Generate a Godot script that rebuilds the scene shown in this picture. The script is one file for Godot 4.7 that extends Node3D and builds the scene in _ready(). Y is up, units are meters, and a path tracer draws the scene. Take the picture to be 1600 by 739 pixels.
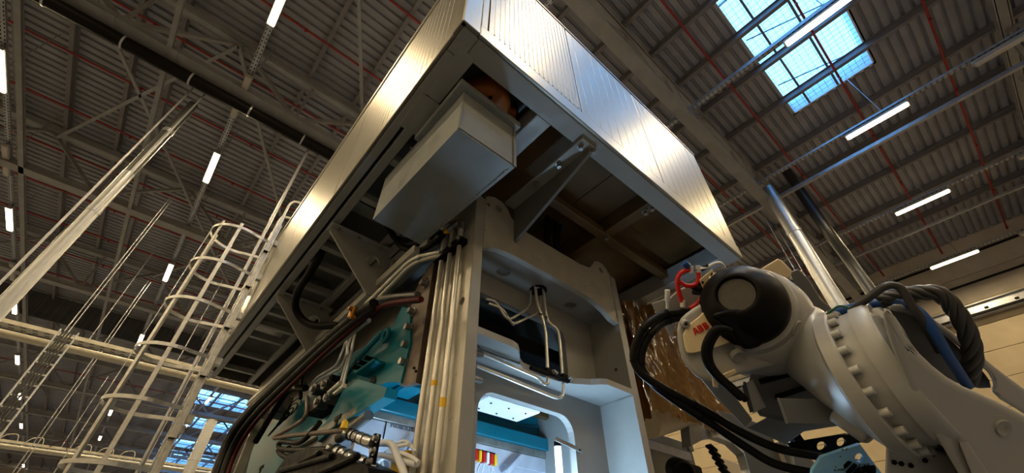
extends Node3D

const FOCAL := 645.5
var eye := Vector3(0, 1.6, 0)
var cam_right := Vector3(0.755, -0.004, 0.656)
var cam_down := Vector3(0.432, -0.749, -0.502)
var cam_ahead := Vector3(0.493, 0.662, -0.564)
var M := {}
var rng := RandomNumberGenerator.new()


# ---------------------------------------------------------------- shapes
class Shape:
	var v := PackedVector3Array()
	var n := PackedVector3Array()

	func tri(a: Vector3, b: Vector3, c: Vector3, na: Vector3, nb: Vector3, nc: Vector3) -> void:
		if (b - a).cross(c - a).dot(na + nb + nc) > 0.0:
			v.append_array([a, c, b])
			n.append_array([na, nc, nb])
		else:
			v.append_array([a, b, c])
			n.append_array([na, nb, nc])

	func flat(a: Vector3, b: Vector3, c: Vector3, out: Vector3) -> void:
		var k := (b - a).cross(c - a)
		if k.length_squared() < 1e-16:
			return
		k = k.normalized()
		if k.dot(out) < 0.0:
			k = -k
		tri(a, b, c, k, k, k)

	func quad(a: Vector3, b: Vector3, c: Vector3, d: Vector3, out: Vector3) -> void:
		flat(a, b, c, out)
		flat(a, c, d, out)

	func box(c: Vector3, s: Vector3, bas := Basis(), bev := 0.0) -> Shape:
		var h := s * 0.5
		bev = minf(bev, minf(h.x, minf(h.y, h.z)) * 0.9)
		var ax := [bas.x, bas.y, bas.z]
		var hh := [h.x, h.y, h.z]
		for i in 3:
			var j := (i + 1) % 3
			var k := (i + 2) % 3
			for sg in [-1.0, 1.0]:
				var o: Vector3 = c + ax[i] * hh[i] * sg
				var u: Vector3 = ax[j] * (hh[j] - bev)
				var w: Vector3 = ax[k] * (hh[k] - bev)
				quad(o + u + w, o + u - w, o - u - w, o - u + w, ax[i] * sg)
		if bev > 0.0:
			for i in 3:
				var j := (i + 1) % 3
				var k := (i + 2) % 3
				for sj in [-1.0, 1.0]:
					for sk in [-1.0, 1.0]:
						var l: Vector3 = ax[i] * (hh[i] - bev)
						var p: Vector3 = c + ax[j] * hh[j] * sj + ax[k] * (hh[k] - bev) * sk
						var q: Vector3 = c + ax[j] * (hh[j] - bev) * sj + ax[k] * hh[k] * sk
						quad(p - l, p + l, q + l, q - l, ax[j] * sj + ax[k] * sk)
			for sx in [-1.0, 1.0]:
				for sy in [-1.0, 1.0]:
					for sz in [-1.0, 1.0]:
						flat(c + bas.x * h.x * sx + bas.y * (h.y - bev) * sy + bas.z * (h.z - bev) * sz, c + bas.x * (h.x - bev) * sx + bas.y * h.y * sy + bas.z * (h.z - bev) * sz, c + bas.x * (h.x - bev) * sx + bas.y * (h.y - bev) * sy + bas.z * h.z * sz, bas.x * sx + bas.y * sy + bas.z * sz)
		return self

	# box between two corners
	func span(a: Vector3, b: Vector3, bev := 0.0) -> Shape:
		return box((a + b) * 0.5, (b - a).abs(), Basis(), bev)

	# straight bar of rectangular section
	func bar(a: Vector3, b: Vector3, w: float, h: float, up := Vector3.UP, bev := 0.0) -> Shape:
		var z := (b - a).normalized()
		if absf(z.dot(up)) > 0.99:
			up = Vector3.RIGHT if absf(z.x) < 0.9 else Vector3.BACK
		var x := up.cross(z).normalized()
		return box((a + b) * 0.5, Vector3(w, h, a.distance_to(b)), Basis(x, z.cross(x), z), bev)

	# I or angle sections made of flat bars
	func ibeam(a: Vector3, b: Vector3, w: float, h: float, t := 0.012) -> Shape:
		var up := Vector3.UP * (h * 0.5 - t * 0.5)
		bar(a + up, b + up, w, t)
		bar(a - up, b - up, w, t)
		bar(a, b, t, h - 2.0 * t)
		return self

	func frame_of(z: Vector3) -> Basis:
		var up := Vector3.UP if absf(z.y) < 0.9 else Vector3.RIGHT
		var x := up.cross(z).normalized()
		return Basis(x, z.cross(x), z)

	func tube(pts: Array, r: float, k := 10, close := false, r_end := -1.0) -> Shape:
		var m := pts.size()
		var rings := []
		var norms := []
		var b := Basis()
		for i in m:
			var t: Vector3
			if close:
				t = (pts[(i + 1) % m] - pts[(i + m - 1) % m]).normalized()
			elif i == 0:
				t = (pts[1] - pts[0]).normalized()
			elif i == m - 1:
				t = (pts[i] - pts[i - 1]).normalized()
			else:
				t = ((pts[i] - pts[i - 1]).normalized() + (pts[i + 1] - pts[i]).normalized()).normalized()
			if i == 0:
				b = frame_of(t)
			else:
				var x: Vector3 = (b.x - t * b.x.dot(t)).normalized()
				b = Basis(x, t.cross(x), t)
			var rad: float = r if r_end < 0.0 else lerpf(r, r_end, float(i) / (m - 1))
			var stretch := 1.0
			if i > 0 and i < m - 1:
				stretch = 1.0 / maxf(0.6, sqrt(0.5 + 0.5 * (pts[i] - pts[i - 1]).normalized().dot((pts[i + 1] - pts[i]).normalized())))
			var ring := PackedVector3Array()
			var nn := PackedVector3Array()
			for j in k:
				var a := TAU * j / k
				var d: Vector3 = b.x * cos(a) + b.y * sin(a)
				ring.append(pts[i] + d * rad * lerpf(1.0, stretch, 0.5))
				nn.append(d)
			rings.append(ring)
			norms.append(nn)
		for i in (m if close else m - 1):
			var i2 := (i + 1) % m
			for j in k:
				var j2 := (j + 1) % k
				tri(rings[i][j], rings[i2][j], rings[i2][j2], norms[i][j], norms[i2][j], norms[i2][j2])
				tri(rings[i][j], rings[i2][j2], rings[i][j2], norms[i][j], norms[i2][j2], norms[i][j2])
		if not close:
			for j in range(1, k - 1):
				flat(rings[0][0], rings[0][j], rings[0][j + 1], pts[0] - pts[1])
				flat(rings[m - 1][0], rings[m - 1][j], rings[m - 1][j + 1], pts[m - 1] - pts[m - 2])
		return self

	func cyl(a: Vector3, b: Vector3, r: float, k := 16, r2 := -1.0) -> Shape:
		return tube([a, b], r, k, false, r2)

	# profile of (along, radius) turned about an axis
	func lathe(o: Vector3, axis: Vector3, prof: Array, k := 32, smooth := 0.6) -> Shape:
		var b := frame_of(axis.normalized())
		for i in prof.size() - 1:
			var p: Vector2 = prof[i]
			var q: Vector2 = prof[i + 1]
			var e := (q - p)
			if e.length() < 1e-6:
				continue
			var s := Vector2(-e.y, e.x).normalized()  # along, radial
			var np := s
			var nq := s
			if i > 0:
				var e0: Vector2 = (p - prof[i - 1]).normalized()
				if e0.dot(e.normalized()) > smooth:
					np = (s + Vector2(-e0.y, e0.x)).normalized()
			if i < prof.size() - 2:
				var e1: Vector2 = (prof[i + 2] - q).normalized()
				if e1.dot(e.normalized()) > smooth:
					nq = (s + Vector2(-e1.y, e1.x)).normalized()
			for j in k:
				var a0 := TAU * j / k
				var a1 := TAU * (j + 1) / k
				var d0 := b.x * cos(a0) + b.y * sin(a0)
				var d1 := b.x * cos(a1) + b.y * sin(a1)
				var p0 := o + b.z * p.x + d0 * p.y
				var p1 := o + b.z * p.x + d1 * p.y
				var q0 := o + b.z * q.x + d0 * q.y
				var q1 := o + b.z * q.x + d1 * q.y
				var n0 := b.z * np.x + d0 * np.y
				var n1 := b.z * np.x + d1 * np.y
				var m0 := b.z * nq.x + d0 * nq.y
				var m1 := b.z * nq.x + d1 * nq.y
				if p.y > 1e-6:
					tri(p0, p1, q1, n0, n1, m1)
				if q.y > 1e-6:
					tri(p0, q1, q0, n0, m1, m0)
		return self

	# polygon (x, y of tr) with holes, given thickness along tr's z
	func prism(poly: Array, tr: Transform3D, depth: float, holes := []) -> Shape:
		var ring := PackedVector2Array(poly)
		if Geometry2D.is_polygon_clockwise(ring):
			ring.reverse()
		var all := [ring]
		var merged := ring
		for hp in holes:
			var h := PackedVector2Array(hp)
			if not Geometry2D.is_polygon_clockwise(h):
				h.reverse()
			all.append(h)
			var best := 1e9
			var bi := 0
			var bj := 0
			for i in merged.size():
				for j in h.size():
					var d := merged[i].distance_squared_to(h[j])
					if d < best:
						best = d
						bi = i
						bj = j
			var out := PackedVector2Array()
			for i in bi + 1:
				out.append(merged[i])
			for j in h.size() + 1:
				out.append(h[(bj + j) % h.size()])
			for i in range(bi, merged.size()):
				out.append(merged[i])
			# part the two lips of the cut by a hair so that it can be triangulated
			var cut := (h[bj] - merged[bi]).normalized().orthogonal() * -2e-5
			out[bi] += cut
			out[bi + 1] += cut
			out[bi + 1 + h.size()] -= cut
			out[bi + 2 + h.size()] -= cut
			merged = out
		var idx := Geometry2D.triangulate_polygon(merged)
		var fz := tr.basis.z * depth
		for i in range(0, idx.size(), 3):
			var a := tr * Vector3(merged[idx[i]].x, merged[idx[i]].y, 0)
			var b := tr * Vector3(merged[idx[i + 1]].x, merged[idx[i + 1]].y, 0)
			var c := tr * Vector3(merged[idx[i + 2]].x, merged[idx[i + 2]].y, 0)
			flat(a, b, c, -fz)
			flat(a + fz, b + fz, c + fz, fz)
		for r in all:
			var m: int = r.size()
			for i in m:
				var p: Vector2 = r[i]
				var q: Vector2 = r[(i + 1) % m]
				var a := tr * Vector3(p.x, p.y, 0)
				var b := tr * Vector3(q.x, q.y, 0)
				var e := (q - p).normalized()
				quad(a, b, b + fz, a + fz, tr.basis * Vector3(e.y, -e.x, 0))
		return self

	# skin between two loops of equally many points, with both ends closed; edge rounds the first loop inwards
	func loft(loops: Array, caps := true, sharp := false) -> Shape:
		var k: int = loops[0].size()
		var mid := []
		for l in loops:
			var s := Vector3.ZERO
			for p in l:
				s += p
			mid.append(s / k)
		var norms := []
		for i in loops.size():
			var nn := PackedVector3Array()
			for j in k:
				var t: Vector3 = loops[i][(j + 1) % k] - loops[i][(j + k - 1) % k]
				var a: int = maxi(i - 1, 0)
				var b: int = mini(i + 1, loops.size() - 1)
				var w: Vector3 = loops[b][j] - loops[a][j]
				var q := t.cross(w).normalized()
				if q.dot(loops[i][j] - mid[i]) < 0.0:
					q = -q
				nn.append(q)
			norms.append(nn)
		for i in loops.size() - 1:
			for j in k:
				var j2 := (j + 1) % k
				if sharp:
					quad(loops[i][j], loops[i + 1][j], loops[i + 1][j2], loops[i][j2], norms[i][j] + norms[i][j2] + norms[i + 1][j] + norms[i + 1][j2])
				else:
					tri(loops[i][j], loops[i + 1][j], loops[i + 1][j2], norms[i][j], norms[i + 1][j], norms[i + 1][j2])
					tri(loops[i][j], loops[i + 1][j2], loops[i][j2], norms[i][j], norms[i + 1][j2], norms[i][j2])
		if caps:
			var e: int = loops.size() - 1
			for j in k:
				flat(mid[0], loops[0][j], loops[0][(j + 1) % k], mid[0] - mid[1])
				flat(mid[e], loops[e][j], loops[e][(j + 1) % k], mid[e] - mid[e - 1])
		return self

	func hex_bolt(p: Vector3, dir: Vector3, r: float, h: float) -> Shape:
		cyl(p, p + dir * h * 0.18, r * 1.45, 12)
		return cyl(p, p + dir * h, r, 6)

	func mesh() -> ArrayMesh:
		var a := []
		a.resize(Mesh.ARRAY_MAX)
		a[Mesh.ARRAY_VERTEX] = v
		a[Mesh.ARRAY_NORMAL] = n
		var m := ArrayMesh.new()
		m.add_surface_from_arrays(Mesh.PRIMITIVE_TRIANGLES, a)
		return m


func S() -> Shape:
	return Shape.new()


# ---------------------------------------------------------------- naming
func numbered(called: String, under: Node) -> String:
	if not under.has_node(called):
		return called
	var k := 1
	while under.has_node("%s_%03d" % [called, k]):
		k += 1
	return "%s_%03d" % [called, k]


func tag(o: Node, label: String, category: String, group := "", kind := "") -> Node:
	if label:
		o.set_meta("label", label)
	if category:
		o.set_meta("category", category)
	if group:
		o.set_meta("group", group)
	if kind:
		o.set_meta("kind", kind)
	return o


func obj(called: String, sh, mat: Material, parent: Node = null, label := "") -> MeshInstance3D:
	var o := MeshInstance3D.new()
	o.mesh = sh.mesh() if sh is Shape else sh
	o.material_override = mat
	var under: Node = parent if parent else self
	o.name = numbered(called, under)
	under.add_child(o, true)
	if label:
		o.set_meta("label", label)
	return o


func thing(called: String, label: String, category: String, at := Vector3.ZERO, group := "", kind := "") -> Node3D:
	var o := Node3D.new()
	o.name = numbered(called, self)
	add_child(o, true)
	o.position = at
	tag(o, label, category, group, kind)
	return o


func struct(called: String, label: String, category := "") -> Node3D:
	return thing(called, label, category, Vector3.ZERO, "", "structure")


# ---------------------------------------------------------------- points
func ray(x: float, y: float) -> Vector3:
	return (cam_right * (x - 800.0) + cam_down * (y - 369.5) + cam_ahead * FOCAL).normalized()


func at_depth(x: float, y: float, d: float) -> Vector3:
	return eye + cam_right * ((x - 800.0) / FOCAL * d) + cam_down * ((y - 369.5) / FOCAL * d) + cam_ahead * d


func on_x(x: float, y: float, plane: float) -> Vector3:
	var r := ray(x, y)
	return eye + r * (plane - eye.x) / r.x


func on_y(x: float, y: float, plane: float) -> Vector3:
	var r := ray(x, y)
	return eye + r * (plane - eye.y) / r.y


func on_z(x: float, y: float, plane: float) -> Vector3:
	var r := ray(x, y)
	return eye + r * (plane - eye.z) / r.z


# smooth curve through points
func curve(pts: Array, steps := 6) -> Array:
	var out := []
	for i in pts.size() - 1:
		var p0: Vector3 = pts[maxi(i - 1, 0)]
		var p1: Vector3 = pts[i]
		var p2: Vector3 = pts[i + 1]
		var p3: Vector3 = pts[mini(i + 2, pts.size() - 1)]
		for s in steps:
			out.append(p1.cubic_interpolate(p2, p0, p3, float(s) / steps))
	out.append(pts[pts.size() - 1])
	return out


# polyline with rounded corners, as bent steel pipe has
func bent(pts: Array, r: float, steps := 4) -> Array:
	var out := [pts[0]]
	for i in range(1, pts.size() - 1):
		var a: Vector3 = pts[i] + (pts[i - 1] - pts[i]).limit_length(r)
		var b: Vector3 = pts[i] + (pts[i + 1] - pts[i]).limit_length(r)
		for s in steps + 1:
			var t := float(s) / steps
			out.append(a.lerp(pts[i], t).lerp(pts[i].lerp(b, t), t))
	out.append(pts[pts.size() - 1])
	return out


func circle2(c: Vector2, r: float, k := 20) -> Array:
	var out := []
	for i in k:
		out.append(c + Vector2(cos(TAU * i / k), sin(TAU * i / k)) * r)
	return out


func rounded2(a: Vector2, b: Vector2, r: float, k := 5) -> Array:
	var out := []
	for q in [[b.x - r, b.y - r, 0.0], [a.x + r, b.y - r, 0.25], [a.x + r, a.y + r, 0.5], [b.x - r, a.y + r, 0.75]]:
		for i in k + 1:
			var t: float = TAU * (q[2] + 0.25 * i / k)
			out.append(Vector2(q[0] + cos(t) * r, q[1] + sin(t) * r))
	return out


# ---------------------------------------------------------------- materials
func noise_tex(freq: float, oct: int, seed_: int, lo: Color, hi: Color, size := 512, stretch := Vector2.ONE) -> NoiseTexture2D:
	var f := FastNoiseLite.new()
	f.noise_type = FastNoiseLite.TYPE_SIMPLEX_SMOOTH
	f.frequency = freq
	f.fractal_octaves = oct
	f.seed = seed_
	var t := NoiseTexture2D.new()
	t.width = size
	t.height = size
	t.seamless = true
	t.noise = f
	var g := Gradient.new()
	g.set_color(0, lo)
	g.set_color(1, hi)
	t.color_ramp = g
	return t


func mat(called: String, c: Color, rough: float, metal := 0.0) -> StandardMaterial3D:
	var m := StandardMaterial3D.new()
	m.resource_name = called
	m.albedo_color = c
	m.roughness = rough
	m.metallic = metal
	if c.get_luminance() < 0.14:
		m.metallic_specular = 0.2
	M[called] = m
	return m


# paint or metal with gentle unevenness of tone and sheen
func worn(called: String, c: Color, rough: float, metal: float, spread: float, scale := 1.0, seed_ := 1, bump := 0.0) -> StandardMaterial3D:
	var m := mat(called, c, 1.0, metal)
	m.albedo_texture = noise_tex(0.012, 5, seed_, Color(1 - spread, 1 - spread, 1 - spread), Color(1, 1, 1), 256)
	var vary := 0.04 if metal > 0.5 else 0.1
	var rl := clampf(rough - vary, 0.03, 1.0)
	var rh := clampf(rough + vary, 0.03, 1.0)
	m.roughness_texture = noise_tex(0.02, 4, seed_ + 7, Color(rl, rl, rl), Color(rh, rh, rh), 256)
	m.roughness_texture_channel = BaseMaterial3D.TEXTURE_CHANNEL_GREEN
	m.uv1_triplanar = true
	m.uv1_world_triplanar = true
	m.uv1_scale = Vector3.ONE * scale
	if bump > 0.0:
		m.heightmap_enabled = true
		m.heightmap_scale = bump
		m.heightmap_texture = m.roughness_texture
	return m


func make_materials() -> void:
	worn("deck", Color(0.60, 0.60, 0.635), 0.6, 0.0, 0.12, 0.35, 3)
	worn("truss", Color(0.56, 0.56, 0.57), 0.55, 0.0, 0.12, 0.6, 4)
	worn("purlin", Color(0.46, 0.45, 0.47), 0.5, 0.0, 0.12, 0.6, 5)
	worn("galvanised", Color(0.68, 0.69, 0.7), 0.42, 0.8, 0.06, 1.3, 6)
	worn("conduit", Color(0.7, 0.71, 0.74), 0.4, 0.6, 0.15, 1.0, 7)
	worn("red_pipe", Color(0.6, 0.1, 0.1), 0.45, 0.0, 0.2, 1.0, 8)
	worn("black_pipe", Color(0.09, 0.075, 0.07), 0.5, 0.0, 0.3, 1.0, 9)
	worn("concrete", Color(0.46, 0.47, 0.49), 0.6, 0.0, 0.15, 0.25, 10)
	worn("wall_panel", Color(0.66, 0.6, 0.495), 0.6, 0.0, 0.08, 0.3, 11)
	worn("wall_upper", Color(0.74, 0.70, 0.65), 0.7, 0.0, 0.1, 0.3, 12)
	worn("tray_white", Color(0.82, 0.8, 0.74), 0.5, 0.1, 0.15, 1.0, 13)
	mat("dark_gap", Color(0.03, 0.03, 0.03), 0.8)
	var g := mat("skylight_glass", Color(0.85, 0.95, 1.0, 0.08), 0.05)
	g.transparency = BaseMaterial3D.TRANSPARENCY_ALPHA
	mat("curb", Color(0.82, 0.84, 0.88), 0.5)
	mat("wire_mesh", Color(0.5, 0.52, 0.55), 0.5, 0.5)
	var l := mat("lamp_on", Color(1, 0.95, 0.85), 0.4)
	l.emission_enabled = true
	l.emission = Color(1.0, 0.92, 0.76)
	l.emission_energy_multiplier = 4.0
	mat("lamp_off", Color(0.68, 0.66, 0.63), 0.4)
	mat("lamp_housing", Color(0.6, 0.6, 0.6), 0.5, 0.2)


# a material's colour shade, made once
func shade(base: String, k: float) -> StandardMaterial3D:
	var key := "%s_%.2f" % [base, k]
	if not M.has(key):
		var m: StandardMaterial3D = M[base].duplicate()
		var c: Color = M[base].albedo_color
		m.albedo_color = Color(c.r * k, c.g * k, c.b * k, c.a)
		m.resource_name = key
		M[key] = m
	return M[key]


# ---------------------------------------------------------------- the scene
func _ready() -> void:
	rng.seed = 20
	var cam := Camera3D.new()
	cam.name = "camera"
	add_child(cam)
	cam.transform = Transform3D(Basis(cam_right.normalized(), -cam_down.normalized(), -cam_ahead.normalized()).orthonormalized(), eye)
	cam.fov = 2.0 * rad_to_deg(atan(369.5 / FOCAL))
	cam.near = 0.05
	cam.far = 400.0
	cam.current = true
	var env := Environment.new()
	env.background_mode = Environment.BG_SKY
	var sky := Sky.new()
	var sm := ProceduralSkyMaterial.new()
	sm.sky_top_color = Color(0.38, 0.68, 0.96)
	sm.sky_horizon_color = Color(0.55, 0.80, 0.98)
	sm.ground_bottom_color = Color(0.4, 0.45, 0.5)
	sm.ground_horizon_color = Color(0.55, 0.7, 0.8)
	sm.sky_energy_multiplier = 1.0
	sky.sky_material = sm
	env.sky = sky
	env.background_energy_multiplier = 2.7
	env.tonemap_mode = Environment.TONE_MAPPER_LINEAR
	env.tonemap_exposure = 2.8
	env.sdfgi_enabled = true
	env.ssao_enabled = true
	env.ssil_enabled = true
	var we := WorldEnvironment.new()
	we.name = "environment"
	we.environment = env
	add_child(we)
	make_materials()
	make_machine_materials()
	build_hall()
	build_roof()
	build_lamps()
	build_services()
	build_machine()
	build_robot()


# ---------------------------------------------------------------- hall
const DECK_Y := 13.6
const EAST := 24.0
const WEST := -24.0
const SOUTH := 12.0
const NORTH := -76.0
# skylight openings in the roof: x0, x1, z0, z1
var openings := [
	[-2.0, 12.0, 0.45, 2.75], [-2.0, 12.0, 7.4, 9.7],  # near one extended out of view, second unseen: both reflect in enclosure front
	[2.0, 6.4, -35.2, -31.6], [2.1, 6.6, -42.0, -38.0], [2.4, 7.2, -49.0, -44.6], [2.8, 8.4, -57.0, -51.8], [3.2, 9.2, -65.0, -58.6],
]


func build_hall() -> void:
	var f := struct("floor", "grey concrete factory floor", "floor")
	obj("slab", S().span(Vector3(WEST, -0.2, NORTH), Vector3(EAST, 0, SOUTH)), M.concrete, f)
	obj("unseen_dark_mat", S().span(Vector3(-0.6, 0, -10), Vector3(6.5, 0.015, 0.2)), M.black_part, f)  # out of view, dark to cut floor bounce on the machine undersides
	# east wall: sandwich panels below a crane rail, dim upper panels above
	var w := struct("wall_east", "cream sandwich panel wall with dim upper panels behind the robot", "wall")
	obj("backing", S().span(Vector3(EAST + 0.11, 0, NORTH), Vector3(EAST + 0.3, DECK_Y + 0.6, SOUTH)), M.wall_upper, w)
	var y := 0.0
	while y < 9.9:
		obj("panel", S().box(Vector3(EAST + 0.06, y + 0.49, (NORTH + SOUTH) * 0.5), Vector3(0.12, 0.975, SOUTH - NORTH), Basis(), 0.012), shade("wall_panel", rng.randf_range(0.97, 1.0)), w)
		y += 0.985
	for k in 12:
		var z0 := SOUTH - k * 7.33
		for q in [[10.75, 11.9], [11.95, 12.85], [12.9, 13.55]]:
			obj("upper_panel", S().box(Vector3(EAST + 0.08, (q[0] + q[1]) * 0.5, z0 - 3.66), Vector3(0.08, q[1] - q[0], 7.28), Basis(), 0.01), shade("wall_upper", rng.randf_range(0.93, 1.0)), w)
	obj("rail_beam", S().ibeam(Vector3(EAST - 0.25, 10.35, NORTH), Vector3(EAST - 0.25, 10.35, SOUTH), 0.3, 0.5, 0.02), M.conduit, w)
	var clips := S()
	for k in 60:
		clips.box(Vector3(EAST - 0.42, 10.3, SOUTH - 0.4 - k * 0.9), Vector3(0.1, 0.06, 0.12))
	obj("rail_clips", clips, M.black_pipe, w).set_meta("kind", "stuff")
	obj("bus_bar", S().span(Vector3(EAST - 0.48, 10.12, NORTH), Vector3(EAST - 0.4, 10.2, SOUTH)), M.black_pipe, w)
	obj("wall_pipe", S().cyl(Vector3(EAST - 0.1, 12.72, NORTH), Vector3(EAST - 0.1, 12.72, SOUTH), 0.05, 8), M.black_pipe, w)
	obj("wall_pipe", S().cyl(Vector3(EAST - 0.06, 11.55, NORTH), Vector3(EAST - 0.06, 11.55, SOUTH), 0.045, 8), M.black_pipe, w)
	w = struct("wall_west", "dim panel wall on the far side of the hall", "wall")
	obj("panel", S().span(Vector3(WEST - 0.3, 0, NORTH), Vector3(WEST, DECK_Y + 0.6, SOUTH)), M.wall_panel, w)
	w = struct("wall_north", "dark end wall at the far end of the hall", "wall")
	obj("panel", S().span(Vector3(WEST - 0.3, 0, NORTH - 0.3), Vector3(EAST + 0.3, DECK_Y + 0.6, NORTH)), M.wall_upper, w)
	w = struct("wall_south", "end wall behind the camera", "wall")
	obj("panel", S().span(Vector3(WEST - 0.3, 0, SOUTH), Vector3(EAST + 0.3, DECK_Y + 0.6, SOUTH + 0.3)), M.wall_panel, w)
	# hanging corrugated baffle across the hall
	var bf := thing("smoke_baffle", "dark corrugated sheet baffle hanging across the hall under the roof", "baffle")
	var sh := S()
	var x := -11.0
	while x < 1.0:
		sh.quad(Vector3(x, 12.3, -29.0), Vector3(x + 0.12, 12.3, -29.0), Vector3(x + 0.12, 13.55, -29.0), Vector3(x, 13.55, -29.0), Vector3.BACK)
		sh.quad(Vector3(x + 0.12, 12.3, -29.0), Vector3(x + 0.16, 12.3, -29.05), Vector3(x + 0.16, 13.55, -29.05), Vector3(x + 0.12, 13.55, -29.0), Vector3.BACK)
		sh.quad(Vector3(x + 0.16, 12.3, -29.05), Vector3(x + 0.28, 12.3, -29.05), Vector3(x + 0.28, 13.55, -29.05), Vector3(x + 0.16, 13.55, -29.05), Vector3.BACK)
		sh.quad(Vector3(x + 0.28, 12.3, -29.05), Vector3(x + 0.32, 12.3, -29.0), Vector3(x + 0.32, 13.55, -29.0), Vector3(x + 0.28, 13.55, -29.05), Vector3.BACK)
		x += 0.32
	sh.span(Vector3(-11, 12.25, -29.08), Vector3(1, 12.3, -28.97))
	obj("baffle_sheet", sh, shade("deck", 0.5), bf)
	obj("top_rail", S().span(Vector3(-11, 13.5, -29.08), Vector3(1, 13.56, -28.97)), M.truss, bf)


# one corrugated sheet, ribs along x
func deck_sheet(x0: float, x1: float, z0: float, z1: float) -> Shape:
	var s := S()
	var pitch := 0.25
	var z := z0
	while z < z1 - 0.01:
		var e := minf(z + pitch, z1)
		var prof := [[z, 0.0], [minf(z + 0.15, e), 0.0], [minf(z + 0.17, e), 0.075], [minf(z + 0.23, e), 0.075], [e, 0.0]]
		for i in 4:
			var a: Array = prof[i]
			var b: Array = prof[i + 1]
			s.quad(Vector3(x0, DECK_Y + a[1], a[0]), Vector3(x1, DECK_Y + a[1], a[0]), Vector3(x1, DECK_Y + b[1], b[0]), Vector3(x0, DECK_Y + b[1], b[0]), Vector3.DOWN)
		z += pitch
	s.quad(Vector3(x0, DECK_Y + 0.2, z0), Vector3(x1, DECK_Y + 0.2, z0), Vector3(x1, DECK_Y + 0.2, z1), Vector3(x0, DECK_Y + 0.2, z1), Vector3.UP)
	return s


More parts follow.
